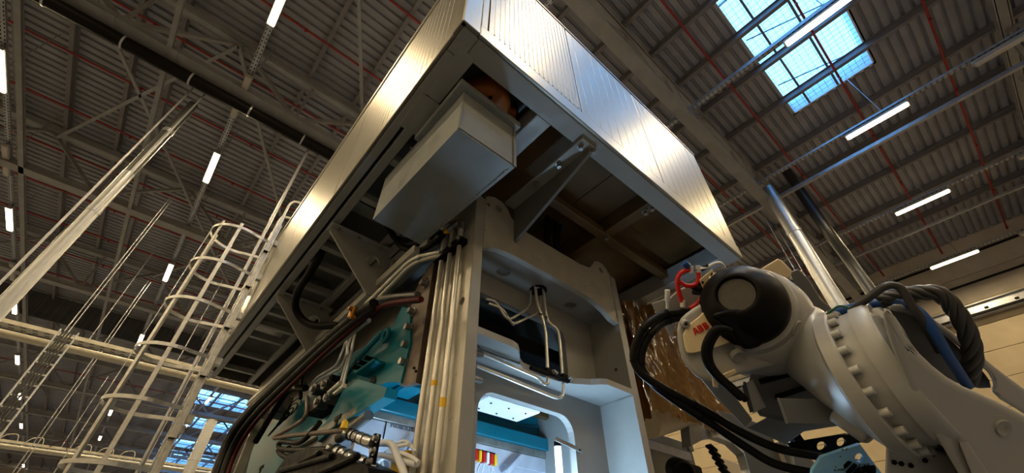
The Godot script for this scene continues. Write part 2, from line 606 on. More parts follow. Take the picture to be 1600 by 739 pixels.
func build_roof() -> void:
	var c := struct("ceiling", "corrugated steel roof deck on purlins", "ceiling")
	# deck in strips between the openings
	var xs := [WEST, EAST]
	var zs := [NORTH, SOUTH]
	for o in openings:
		for q in [o[0], o[1]]:
			if not xs.has(q):
				xs.append(q)
		for q in [o[2], o[3]]:
			if not zs.has(q):
				zs.append(q)
	for k in range(1, 12):
		zs.append(5.4 - 7.0 * k + 0.03)
	zs.sort()
	for i in zs.size() - 1:
		var zm: float = (zs[i] + zs[i + 1]) * 0.5
		var cuts := [WEST]
		for o in openings:
			if zm > o[2] and zm < o[3]:
				cuts.append(o[0])
				cuts.append(o[1])
		cuts.append(EAST + 0.2)
		cuts.sort()
		for j in range(0, cuts.size(), 2):
			# two or three sheets across each run
			var parts := maxi(1, int(round((cuts[j + 1] - cuts[j]) / 16.0)))
			for q in parts:
				var a: float = lerpf(cuts[j], cuts[j + 1], float(q) / parts)
				var b: float = lerpf(cuts[j], cuts[j + 1], float(q + 1) / parts)
				obj("roof_sheet", deck_sheet(a, b, zs[i], zs[i + 1]), shade("deck", rng.randf_range(0.93, 1.0)), c)
	# purlins along the hall
	for h in [-1.9, -1.75, -1.6, -1.45, -1.3, -1.15, -1.0, -0.86, -0.73, -0.6, -0.5, -0.388, -0.31, -0.162, -0.045, 0.072, 0.2, 0.33, 0.455, 0.562, 0.68, 0.80, 0.935, 1.11, 1.263, 1.43, 1.607, 1.756]:
		var x: float = h * 11.88
		if x < WEST or x > EAST:
			continue
		obj("purlin", S().ibeam(Vector3(x, DECK_Y - 0.13, NORTH), Vector3(x, DECK_Y - 0.13, SOUTH), 0.11, 0.26, 0.014), M.purlin, c)
	# skylights
	var w := 0
	var names := ["window_1", "window_2", "window_3", "window_4", "window_5", "window_6", "window_7"]
	for o in openings:
		var sl := struct(names[w], "long roof skylight with wire safety net, %s" % ["glaring blue above the robot at the upper right", "second one out of view behind the camera, placed to light the enclosure front", "nearest of the far group seen past the ladder", "second of the far group seen past the ladder", "third of the far group seen past the ladder", "fourth of the far group seen past the ladder", "farthest of the group seen past the ladder"][w], "skylight")
		w += 1
		var y0 := DECK_Y
		var y1 := DECK_Y + 0.55
		for q in [[o[0], o[0], o[2], o[3]], [o[1], o[1], o[2], o[3]], [o[0], o[1], o[2], o[2]], [o[0], o[1], o[3], o[3]]]:
			obj("curb", S().span(Vector3(q[0] - 0.04, y0, q[2] - 0.04), Vector3(q[1] + 0.04, y1, q[3] + 0.04)), M.curb, sl)
		var n := int(round((o[1] - o[0]) / 2.35))
		for i in n:
			var a: float = lerpf(o[0], o[1], float(i) / n)
			var b: float = lerpf(o[0], o[1], float(i + 1) / n)
			obj("pane", S().span(Vector3(a + 0.03, y1 + 0.02, o[2]), Vector3(b - 0.03, y1 + 0.04, o[3])), M.skylight_glass, sl)
			if i > 0:
				obj("glazing_bar", S().span(Vector3(a - 0.035, y1 - 0.02, o[2]), Vector3(a + 0.035, y1 + 0.07, o[3])), M.curb, sl)
		for k in 2:
			var zz: float = lerpf(o[2], o[3], [0.22, 0.58][k])
			obj("crossbar", S().span(Vector3(o[0], y0 + 0.02, zz - 0.03), Vector3(o[1], y0 + 0.08, zz + 0.03)), M.purlin, sl)
		if o[2] > -1.0 or true:
			var net := S()
			var step := 0.17 if o[2] > -5.0 else 0.5
			var x: float = o[0] + step * 0.5
			while x < o[1]:
				net.bar(Vector3(x, y0 + 0.1, o[2]), Vector3(x, y0 + 0.1, o[3]), 0.008, 0.008)
				x += step
			var z: float = o[2] + step * 0.5
			while z < o[3]:
				net.bar(Vector3(o[0], y0 + 0.108, z), Vector3(o[1], y0 + 0.108, z), 0.008, 0.008)
				z += step
			obj("safety_net", net, M.wire_mesh, sl).set_meta("kind", "stuff")
		for q in [0.12, 0.42, 0.6, 0.75, 0.9]:
			obj("stay", S().bar(Vector3(lerpf(o[0], o[1], q), y0 + 0.05, o[2] + 0.1), Vector3(minf(lerpf(o[0], o[1], q) + 1.05, o[1]), y0 + 0.5, o[3] - 0.1), 0.03, 0.03), M.truss, sl)
	# trusses across the hall
	var where := ["above the robot end of the hall", "passing over the near end of the press enclosure", "carrying the black pipe left of the enclosure", "next beyond the black pipe", "just before the dark baffle", "first beyond the dark baffle", "second beyond the dark baffle", "third beyond the dark baffle", "fourth beyond the dark baffle", "fifth beyond the dark baffle", "sixth beyond the dark baffle"]
	for k in 11:
		var z := 5.3 - 7.0 * k + (0.1 if k == 1 else 0.0)
		truss(z, "grey steel roof truss with zigzag web, %s" % where[k], k)


func truss(z: float, label: String, k: int) -> void:
	var t := thing("roof_truss", label, "roof truss", Vector3.ZERO, "roof trusses across the hall")
	var yb := 11.5
	var yt := DECK_Y - 0.36
	var bc := S()
	bc.bar(Vector3(WEST, yb - 0.1, z), Vector3(EAST, yb - 0.1, z), 0.34, 0.02)
	for s in [-0.12, 0.12]:
		bc.bar(Vector3(WEST, yb, z + s), Vector3(EAST, yb, z + s), 0.02, 0.22)
	obj("bottom_chord", bc, M.truss, t)
	var tc := S()
	tc.bar(Vector3(WEST, yt - 0.1, z), Vector3(EAST, yt - 0.1, z), 0.3, 0.02)
	for s in [-0.11, 0.11]:
		tc.bar(Vector3(WEST, yt, z + s), Vector3(EAST, yt, z + s), 0.02, 0.22)
	obj("top_chord", tc, M.truss, t)
	var x := WEST + 0.3
	var up := true
	while x < EAST - 1.5:
		var a := Vector3(x, yb + 0.05 if up else yt - 0.05, z)
		var b := Vector3(x + 1.95, yt - 0.05 if up else yb + 0.05, z)
		obj("web_brace", S().bar(a, b, 0.1, 0.1), shade("truss", rng.randf_range(0.85, 1.0)), t)
		if up and k < 6:
			obj("web_post", S().bar(Vector3(x, yb, z), Vector3(x, yt, z), 0.07, 0.07), M.truss, t)
		obj("gusset_plate", S().box(a, Vector3(0.45, 0.3, 0.03)), M.truss, t)
		x += 1.95
		up = not up
	if k == 2:
		var bt := S().box(Vector3.ZERO, Vector3(0.12, 0.05, 0.4)).mesh()
		var xb := WEST + 0.5
		while xb < EAST:
			obj("batten_plate", bt, M.truss, t).position = Vector3(xb, yb - 0.11, z)
			xb += 1.2


func build_lamps() -> void:
	var rows := [-20.4, -15.7, -11.0, -6.28, -1.6, 2.95, 7.79, 11.86, 16.6, 21.3]  # two westernmost rows are out of view, placed to light left-facing sides
	var zs := [8.8, 1.76, -5.77, -12.0, -19.0, -26.4, -33.4, -40.3, -48.0, -55.2, -63.5]
	var y := 11.5
	# one row carrier along each row of lamps
	var rowname := ["out of view at the west wall, lighting the press from the left", "second from the west wall, out of view, lighting the press from the left", "leftmost", "far left beside the duct", "left of the enclosure", "over the enclosure", "under the near skylight", "right beyond the skylight", "above the robot hoses", "rightmost before the wall"]
	for i in rows.size():
		var t := thing("lamp_carrier", "long grey perforated lamp carrier rail, row %s" % rowname[i], "carrier rail", Vector3.ZERO, "lamp carrier rails")
		obj("rail", S().bar(Vector3(rows[i] - 0.02, y + 0.17, NORTH + 1), Vector3(rows[i] - 0.02, y + 0.17, SOUTH - 0.5), 0.12, 0.06), M.conduit, t)
		var sl := S()
		var z := SOUTH - 1.0
		while z > -30.0:
			for s in [-0.035, 0.035]:
				sl.box(Vector3(rows[i] - 0.02 + s, y + 0.138, z), Vector3(0.02, 0.006, 0.05))
			z -= 0.12
		obj("slots", sl, M.dark_gap, t).set_meta("kind", "stuff")
		for k in 22:
			var zz := 9.0 - k * 3.5
			obj("hanger_rod", S().cyl(Vector3(rows[i] - 0.02, y + 0.2, zz), Vector3(rows[i] - 0.02, DECK_Y, zz), 0.012, 5), M.conduit, t)
	var count := 0
	for i in rows.size():
		for j in zs.size():
			var at := Vector3(rows[i], y, zs[j])
			var lit := not (i == 8 and j == 0)
			lamp(at, lit, i, j, rowname[i])
			count += 1
	# unlit spare fittings on the carriers
	for q in [[1.6 * -1.0, -8.9, 4], [11.86, 4.6, 7], [-6.28, -15.7, 3], [16.6, 4.9, 8], [21.3, 4.4, 9], [-6.28, -23.0, 3]]:
		lamp(Vector3(q[0], y, q[1]), false, q[2], 20, rowname[q[2]])


func lamp(at: Vector3, lit: bool, i: int, j: int, row: String) -> void:
	var order := ["nearest", "second", "third", "fourth", "fifth", "sixth", "seventh", "eighth", "ninth", "tenth", "eleventh"]
	var label := "glowing warm white tube lamp, %s along the row %s" % [order[mini(j, 10)], row]
	if not lit:
		label = "switched off white tube lamp on the carrier %s, at %s" % [row, "its unlit gap" if j == 20 else "the near end"]
		if j == 20 and i == 3:
			label = "switched off white tube lamp on the carrier far left, %s duct" % ("nearer the bright" if at.z > -20 else "beyond the bright")
	var t := thing("ceiling_lamp", label, "lamp", at, "tube lamps under the roof")
	obj("housing", S().box(Vector3(0, 0.05, 0), Vector3(0.17, 0.07, 1.5), Basis(), 0.012), M.lamp_housing, t)
	obj("diffuser", S().box(Vector3(0, -0.01, 0), Vector3(0.155, 0.07, 1.46), Basis(), 0.025), M.lamp_on if lit else M.lamp_off, t)
	if lit:
		for s in [-0.75, 0.75]:
			obj("end_cap", S().box(Vector3(0, 0.0, s), Vector3(0.17, 0.09, 0.03), Basis(), 0.008), M.lamp_housing, t)
		var a := AreaLight3D.new()
		a.name = "lamp_light"
		a.area_size = Vector2(0.13, 1.4)
		a.light_energy = 6.2
		a.light_color = Color(1.0, 0.89, 0.69)
		a.shadow_enabled = true
		a.area_range = 60.0
		a.area_attenuation = 2.0
		a.position = Vector3(0, -0.07, 0)
		a.rotation.x = -PI / 2
		t.add_child(a)


func make_machine_materials() -> void:
	var p := mat("panel_metal", Color(0.585, 0.575, 0.545), 0.3, 0.92)
	p.roughness_texture = noise_tex(0.05, 3, 21, Color(0.8, 0.8, 0.8), Color(1, 1, 1), 256)
	p.roughness = 0.43
	p.uv1_triplanar = true
	p.uv1_world_triplanar = true
	p.uv1_scale = Vector3(3, 0.4, 3)
	worn("trim_metal", Color(0.7, 0.7, 0.69), 0.34, 0.9, 0.12, 1.2, 22)
	worn("frame_grey", Color(0.55, 0.55, 0.54), 0.42, 0.0, 0.06, 0.9, 23)
	worn("frame_steel", Color(0.7, 0.69, 0.65), 0.36, 0.3, 0.08, 1.5, 24)
	worn("tank_grey", Color(0.5, 0.52, 0.53), 0.4, 0.1, 0.08, 1.0, 25)
	worn("weld", Color(0.62, 0.62, 0.6), 0.4, 0.4, 0.3, 14.0, 26)
	worn("primer", Color(0.38, 0.28, 0.14), 0.6, 0.0, 0.25, 0.6, 27)
	worn("amber_housing", Color(0.75, 0.4, 0.08), 0.45, 0.0, 0.2, 2.0, 28)
	mat("teal", Color(0.03, 0.40, 0.47), 0.4).metallic_specular = 0.3
	worn("teal_bright", Color(0.0, 0.43, 0.52), 0.35, 0.0, 0.08, 1.2, 30)
	worn("rail_brown", Color(0.42, 0.36, 0.32), 0.5, 0.2, 0.25, 2.0, 31)
	worn("bolt", Color(0.62, 0.61, 0.6), 0.32, 0.7, 0.2, 4.0, 32)
	worn("pipe_steel", Color(0.84, 0.83, 0.8), 0.32, 0.55, 0.05, 2.0, 33)
	worn("rubber", Color(0.1, 0.1, 0.1), 0.45, 0.0, 0.2, 3.0, 34)
	worn("hose_grey", Color(0.16, 0.155, 0.16), 0.4, 0.0, 0.2, 3.0, 35)
	worn("brass", Color(0.72, 0.5, 0.2), 0.35, 0.9, 0.2, 4.0, 36)
	worn("black_part", Color(0.06, 0.058, 0.062), 0.5, 0.1, 0.3, 2.0, 37)
	worn("die_white", Color(0.78, 0.79, 0.84), 0.4, 0.1, 0.1, 1.5, 38)
	worn("die_steel", Color(0.6, 0.6, 0.58), 0.4, 0.5, 0.2, 2.0, 39)
	worn("ladder", Color(0.86, 0.86, 0.85), 0.36, 0.5, 0.2, 2.0, 40)
	mat("yellow", Color(0.9, 0.7, 0.05), 0.5)
	mat("red", Color(0.75, 0.06, 0.05), 0.4)
	mat("maroon", Color(0.24, 0.05, 0.06), 0.5)
	mat("chrome", Color(0.8, 0.81, 0.83), 0.22, 0.9)
	mat("blue", Color(0.05, 0.25, 0.5), 0.4)
	mat("white_plastic", Color(0.85, 0.86, 0.88), 0.4)
	var a := worn("amber_film", Color(0.42, 0.3, 0.12), 0.12, 0.0, 0.2, 1.3, 41)
	a.backlight_enabled = true
	a.backlight = Color(0.4, 0.24, 0.08)
	a.cull_mode = BaseMaterial3D.CULL_DISABLED
	worn("robot_paint", Color(0.60, 0.6, 0.59), 0.42, 0.0, 0.06, 2.0, 42, 0.02)
	worn("robot_label", Color(0.84, 0.77, 0.62), 0.4, 0.0, 0.05, 2.0, 43)
	worn("cap_black", Color(0.07, 0.065, 0.063), 0.42, 0.0, 0.15, 3.0, 44, 0.02)
	worn("cap_face", Color(0.2, 0.18, 0.16), 0.55, 0.0, 0.25, 5.0, 45)
	worn("motor_grey", Color(0.4, 0.395, 0.385), 0.45, 0.1, 0.15, 2.0, 46)
	var l := mat("work_lamp", Color(0.9, 0.95, 1.0), 0.4)
	l.emission_enabled = true
	l.emission = Color(0.82, 0.92, 1.0)
	l.emission_energy_multiplier = 1.2
	var s := mat("blue_sheen", Color(0.8, 0.92, 1.0), 0.3, 0.0)
	s.albedo_texture = noise_tex(0.006, 2, 51, Color(0.5, 0.75, 1.0), Color(0.95, 1.0, 0.9), 256)  # blue to pale mottling puts the plate's reflected sheen into colour
	s.uv1_triplanar = true
	s.uv1_world_triplanar = true
	s.uv1_scale = Vector3.ONE * 3.0


func duct(x: float, z: float, r: float, y0: float, y1: float, label: String, roof_reflection_from: float) -> void:
	var t := thing("ventilation_duct", label, "duct", Vector3(x, 0, z))
	var prof := [Vector2(y0, 0.0)]
	var y := y0
	var top := minf(roof_reflection_from, y1)
	while y < top:
		prof.append_array([Vector2(y, r), Vector2(y + 0.11, r), Vector2(y + 0.125, r * 1.012), Vector2(y + 0.14, r)])
		y += 0.15
	prof.append(Vector2(top, r))
	prof.append(Vector2(top, 0))
	obj("spiral_pipe", S().lathe(Vector3.ZERO, Vector3.UP, prof, 28), M.galvanised, t)
	y = y0 + 1.5
	while y < y1:
		obj("coupling", S().lathe(Vector3(0, y, 0), Vector3.UP, [Vector2(-0.06, r), Vector2(-0.06, r * 1.09), Vector2(0.06, r * 1.09), Vector2(0.06, r)], 28), M.conduit, t)
		y += 2.6
	if roof_reflection_from < y1:
		obj("upper_pipe", S().lathe(Vector3.ZERO, Vector3.UP, [Vector2(roof_reflection_from, r * 0.96), Vector2(y1, r * 0.96), Vector2(y1, 0)], 28), shade("galvanised", 0.6), t)  # darker colour paints in the dark roof that this length reflects


func tray(z: float, y: float, x0: float, x1: float, label: String) -> void:
	var t := thing("cable_tray", label, "cable tray", Vector3.ZERO, "white perforated cable trays")
	var w := 0.38
	obj("tray_bottom", S().span(Vector3(x0, y, z - w), Vector3(x1, y + 0.012, z)), M.tray_white, t)
	for s in [0.0, -w]:
		obj("tray_side", S().span(Vector3(x0, y, z + s - 0.006), Vector3(x1, y + 0.11, z + s + 0.006)), M.tray_white, t)
	obj("carrier_tube", S().cyl(Vector3(x0, y - 0.05, z - w - 0.35), Vector3(x1, y - 0.05, z - w - 0.35), 0.11, 12), M.tray_white, t)
	var holes := S()
	var x := x0
	while x < x1:
		for q in [-0.08, -0.3]:
			holes.box(Vector3(x, y - 0.002, z + q), Vector3(0.12, 0.004, 0.045))
		x += 0.26
	obj("slots", holes, M.dark_gap, t).set_meta("kind", "stuff")
	for k in 6:
		var xx := lerpf(x0, x1, (k + 0.5) / 6.0)
		obj("hanger_rod", S().cyl(Vector3(xx, y, z - w * 0.5), Vector3(xx, 11.4, z - w * 0.5), 0.014, 5), M.conduit, t)


func build_services() -> void:
	# red sprinkler pipes under the deck, across the hall
	var k := 0
	for h in [0.56, 0.345, 0.157, -0.036, -0.235, -0.43, -0.615, -0.83, -1.04, -1.235, -1.43, -1.63, -1.83, -2.03, -2.23, -2.6, -3.0, -3.4]:
		var z: float = h * 11.6
		var t := thing("sprinkler_pipe", "red sprinkler pipe crossing under the roof deck, %s" % ["over the far right corner", "right of the near skylight", "through the near skylight", "just left of the near skylight", "behind the enclosure's upper edge", "meeting the enclosure at the picture's top edge", "beside the lamp above the enclosure", "just short of the black pipe", "just beyond the black pipe", "second beyond the black pipe", "third beyond the black pipe", "fourth beyond the black pipe", "fifth beyond the black pipe", "sixth beyond the black pipe", "seventh beyond the black pipe", "just beyond the dark baffle", "second beyond the dark baffle", "third beyond the dark baffle"][k], "pipe", Vector3.ZERO, "red sprinkler pipes")
		obj("pipe", S().cyl(Vector3(WEST, 13.2, z), Vector3(EAST, 13.2, z), 0.032, 8), M.red_pipe, t)
		var x := WEST + 1.2
		while x < EAST:
			obj("sprinkler_head", S().cyl(Vector3(x, 13.23, z), Vector3(x, 13.1, z), 0.03, 6), M.red_pipe, t)
			x += 3.1
		k += 1
	# black drain pipe across the hall
	var b := thing("drain_pipe", "thick black pipe crossing the hall under the roof trusses", "pipe")
	obj("pipe", S().cyl(Vector3(WEST, 11.2, -8.9), Vector3(9, 11.2, -8.9), 0.15, 18), M.black_pipe, b)
	for i in 12:
		var xx := -8.0 + i * 1.35
		obj("pipe_clip", S().lathe(Vector3(xx, 11.2, -8.9), Vector3.RIGHT, [Vector2(-0.02, 0.15), Vector2(-0.02, 0.165), Vector2(0.02, 0.165), Vector2(0.02, 0.15)], 16), M.conduit, b)
	# tie beams running with the hall
	for q in [[-0.595, 0.12, "far left"], [-0.325, 0.1, "left of the lamp row beside the enclosure"]]:
		var o := thing("tie_beam", "grey steel tie beam along the hall under the trusses, %s" % q[2], "beam", Vector3.ZERO)
		obj("beam", S().ibeam(Vector3(q[0] * 9.9, 11.45, NORTH), Vector3(q[0] * 9.9, 11.45, SOUTH), q[1], q[1], 0.02), M.truss, o)
	# beams at the right: pale square conduits along the hall
	k = 0
	for q in [[0.765, 0.07], [1.286, 0.11], [1.834, 0.08]]:
		var o := thing("conduit_beam", "pale blue grey square conduit along the hall, %s" % ["crossing the near skylight", "below the lit lamp right of the skylight", "nearest the east wall"][k], "conduit")
		obj("beam", S().bar(Vector3(q[0] * 10.2, 11.8, -40), Vector3(q[0] * 10.2, 11.8, SOUTH), q[1], q[1]), M.conduit, o)
		k += 1
	# roof bracing between trusses
	for q in [[-5.9, -8.6, -2.3, -15.6], [-2.3, -8.6, -5.9, -15.6], [1.3, -8.6, -2.3, -1.6], [-5.9, -8.6, -2.3, -1.6], [-2.3, -15.6, 1.3, -22.6], [1.3, -15.6, -2.3, -22.6], [1.3, -15.6, -2.3, -8.6]]:
		var o := thing("roof_brace", "slim grey diagonal brace between roof trusses", "brace", Vector3.ZERO, "diagonal roof braces")
		obj("bar", S().bar(Vector3(q[0], 12.95, q[1]), Vector3(q[2], 12.95, q[3]), 0.09, 0.06), M.truss, o)
	# ducts
	duct(-2.38, -9.55, 0.105, 0.6, 11.1, "tall galvanised ventilation duct rising left of the ladder, bright below, with the dark roof reflection painted on top", 8.4)
	duct(12.5, -1.38, 0.19, 0.6, 11.8, "shiny galvanised ventilation duct rising behind the robot", 99.0)
	duct(3.2, -29.3, 0.27, 0.6, 9.2, "galvanised ventilation duct far off between ladder and black hoses", 99.0)
	var el := thing("elbow_pipe", "dark grey bent pipe beside the shiny duct behind the robot", "pipe")
	obj("pipe", S().tube(bent([Vector3(14.2, 13.5, -0.75), Vector3(14.2, 10.4, -0.75), Vector3(14.9, 9.6, -0.75), Vector3(14.9, 0, -0.75)], 0.5), 0.16, 14), shade("galvanised", 0.45), el)
	# thin vertical conduits and wires
	k = 0
	for q in [[0, 457, 310, 130, -9.3, 0.022], [0, 494, 322, 146, -9.15, 0.02], [415, 370, 500, 200, -9.1, 0.035]]:
		var a := on_z(q[0], q[1], q[4])
		var c := on_z(q[2], q[3], q[4])
		var o := thing("conduit_pipe", "thin steel conduit rising %s" % ["left of the tall duct, slightly apart from it", "close along the left side of the tall duct", "from the ladder's top to the roof truss"][k], "conduit")
		obj("pipe", S().cyl(Vector3(c.x, minf(a.y, 1.0), q[4]), Vector3(c.x, maxf(c.y, 11.4), q[4]), q[5], 8), M.conduit, o)
		k += 1
	k = 0
	var top_y := on_z(110, 517, -14.0).y - 0.05
	for q in [[60, 690, 150, 555, -20.0], [64, 700, 154, 558, -20.0], [108, 520, 232, 352, -14.0], [114, 522, 238, 352, -14.0], [1177, 315, 1238, 415, -1.9], [1186, 312, 1247, 412, -1.9]]:
		var c := on_z(q[2], q[3], q[4])
		var o := thing("hanger_wire", "thin steel hanger wire, %s" % ["left one of the far pair over the lower tray", "right one of the far pair over the lower tray", "left one of the pair above the cable ladder", "right one of the pair above the cable ladder", "left one of the pair beside the shiny duct", "right one of the pair beside the shiny duct", ""][k], "wire")
		obj("wire", S().cyl(Vector3(c.x, 0.0 if k < 2 or k > 3 else top_y, q[4]), Vector3(c.x, 11.4, q[4]), 0.012, 6), M.conduit, o)
		k += 1
	# vertical cable ladder at the left
	var cl := thing("cable_ladder", "narrow vertical steel cable ladder hanging left of the caged ladder", "cable ladder")
	var top := on_z(110, 517, -14.0)
	for s in [-0.17, 0.17]:
		obj("side_rail", S().span(Vector3(top.x + s - 0.012, 1.0, -14.05), Vector3(top.x + s + 0.012, top.y, -13.97)), M.galvanised, cl)
	for i in 20:
		obj("rung", S().span(Vector3(top.x - 0.17, top.y - 0.1 - i * 0.25, -14.02), Vector3(top.x + 0.17, top.y - 0.07 - i * 0.25, -13.99)), M.galvanised, cl)
	for s in [-0.09, -0.04, 0.02, 0.08]:
		obj("cable", S().cyl(Vector3(top.x + s, 1.0, -13.96), Vector3(top.x + s, top.y - 0.05, -13.96), 0.018, 6), M.hose_grey, cl)
	tray(-17.0, 7.5, -8.0, 6.0, "white perforated cable tray crossing behind the caged ladder, upper one")
	tray(-32.4, 7.5, -14.0, 14.0, "white perforated cable tray crossing behind the caged ladder, lower and farther one")
	var cb := thing("cable_coil", "loose pale and dark red cable loops standing on the lower cable tray", "cable")
	for i in 9:
		var x := -7.5 + i * 0.95
		obj("loop", S().tube(curve([Vector3(x, 7.55, -32.35), Vector3(x + 0.2, 7.8, -32.3), Vector3(x + 0.55, 7.85, -32.3), Vector3(x + 0.7, 7.5, -32.3)], 5), 0.018, 6), M.maroon if i == 5 else M.tray_white, cb)
	caged_ladder()


func caged_ladder() -> void:
	var t := thing("caged_ladder", "aluminium ladder with round safety cage standing on the left side of the enclosure", "ladder")
	var x := 0.40
	var za := -6.62
	var zb := -7.16
	for z in [za, zb]:
		obj("side_rail", S().span(Vector3(x - 0.03, 1.0, z - 0.013), Vector3(x + 0.03, 6.72, z + 0.013), 0.004), M.ladder, t)
	obj("cover_strip", S().span(Vector3(x + 0.03, 1.0, za - 0.08), Vector3(x + 0.05, 6.5, za + 0.06), 0.003), M.ladder, t)
	for i in 19:
		obj("rung", S().cyl(Vector3(x, 1.15 + i * 0.29, za), Vector3(x, 1.15 + i * 0.29, zb), 0.016, 8), M.ladder, t)
	var cz := (za + zb) * 0.5
	for y in [6.13, 5.45, 4.77, 4.08, 3.41, 2.73, 2.05]:
		var loop := []
		for i in 29:
			var a := deg_to_rad(-28.0 + 236.0 * i / 28.0)
			loop.append(Vector3(x - 0.43 - 0.4 * sin(a), y, cz + 0.36 * cos(a)))
		loop.push_front(Vector3(x - 0.02, y, za))
		loop.append(Vector3(x - 0.02, y, zb))
		var sh := S()
		for i in loop.size() - 1:
			sh.bar(loop[i], loop[i + 1] + (loop[i + 1] - loop[i]).normalized() * 0.004, 0.008, 0.045)
		obj("cage_hoop", sh, M.ladder, t)
	for a in [8.0, 50.0, 90.0, 130.0, 172.0]:
		var r := deg_to_rad(a)
		var p := Vector3(x - 0.43 - 0.39 * sin(r), 0, cz + 0.35 * cos(r))
		var u := Vector3(-sin(r), 0, cos(r))
		obj("cage_strap", S().box(p + Vector3(0, 4.07, 0), Vector3(0.008, 4.3, 0.045), Basis(u, Vector3.UP, u.cross(Vector3.UP))), M.ladder, t)
	for y in [6.15, 5.45, 4.75, 4.05, 3.3]:
		obj("wall_bracket", S().span(Vector3(x + 0.02, y - 0.05, za - 0.05), Vector3(0.53, y + 0.05, za + 0.03), 0.004), M.ladder, t)
		obj("wall_bracket", S().span(Vector3(x + 0.02, y - 0.05, zb - 0.03), Vector3(0.53, y + 0.05, zb + 0.05), 0.004), M.ladder, t)
		obj("cable_tie", S().span(Vector3(x - 0.034, y - 0.24, za - 0.084), Vector3(x + 0.054, y - 0.232, za + 0.064)), M.rubber, t)
	for z in [za, zb]:
		obj("grab_rail", S().tube(bent([Vector3(x, 6.6, z), Vector3(x, 7.2, z), Vector3(x + 0.5, 7.2, z), Vector3(x + 0.5, 6.62, z)], 0.2), 0.02, 8), M.ladder, t)


func build_machine() -> void:
	enclosure()
	hopper()
	press_frame()
	press_body()
	press_pipes()
	die_zone()
	side_hoses()
	right_background()


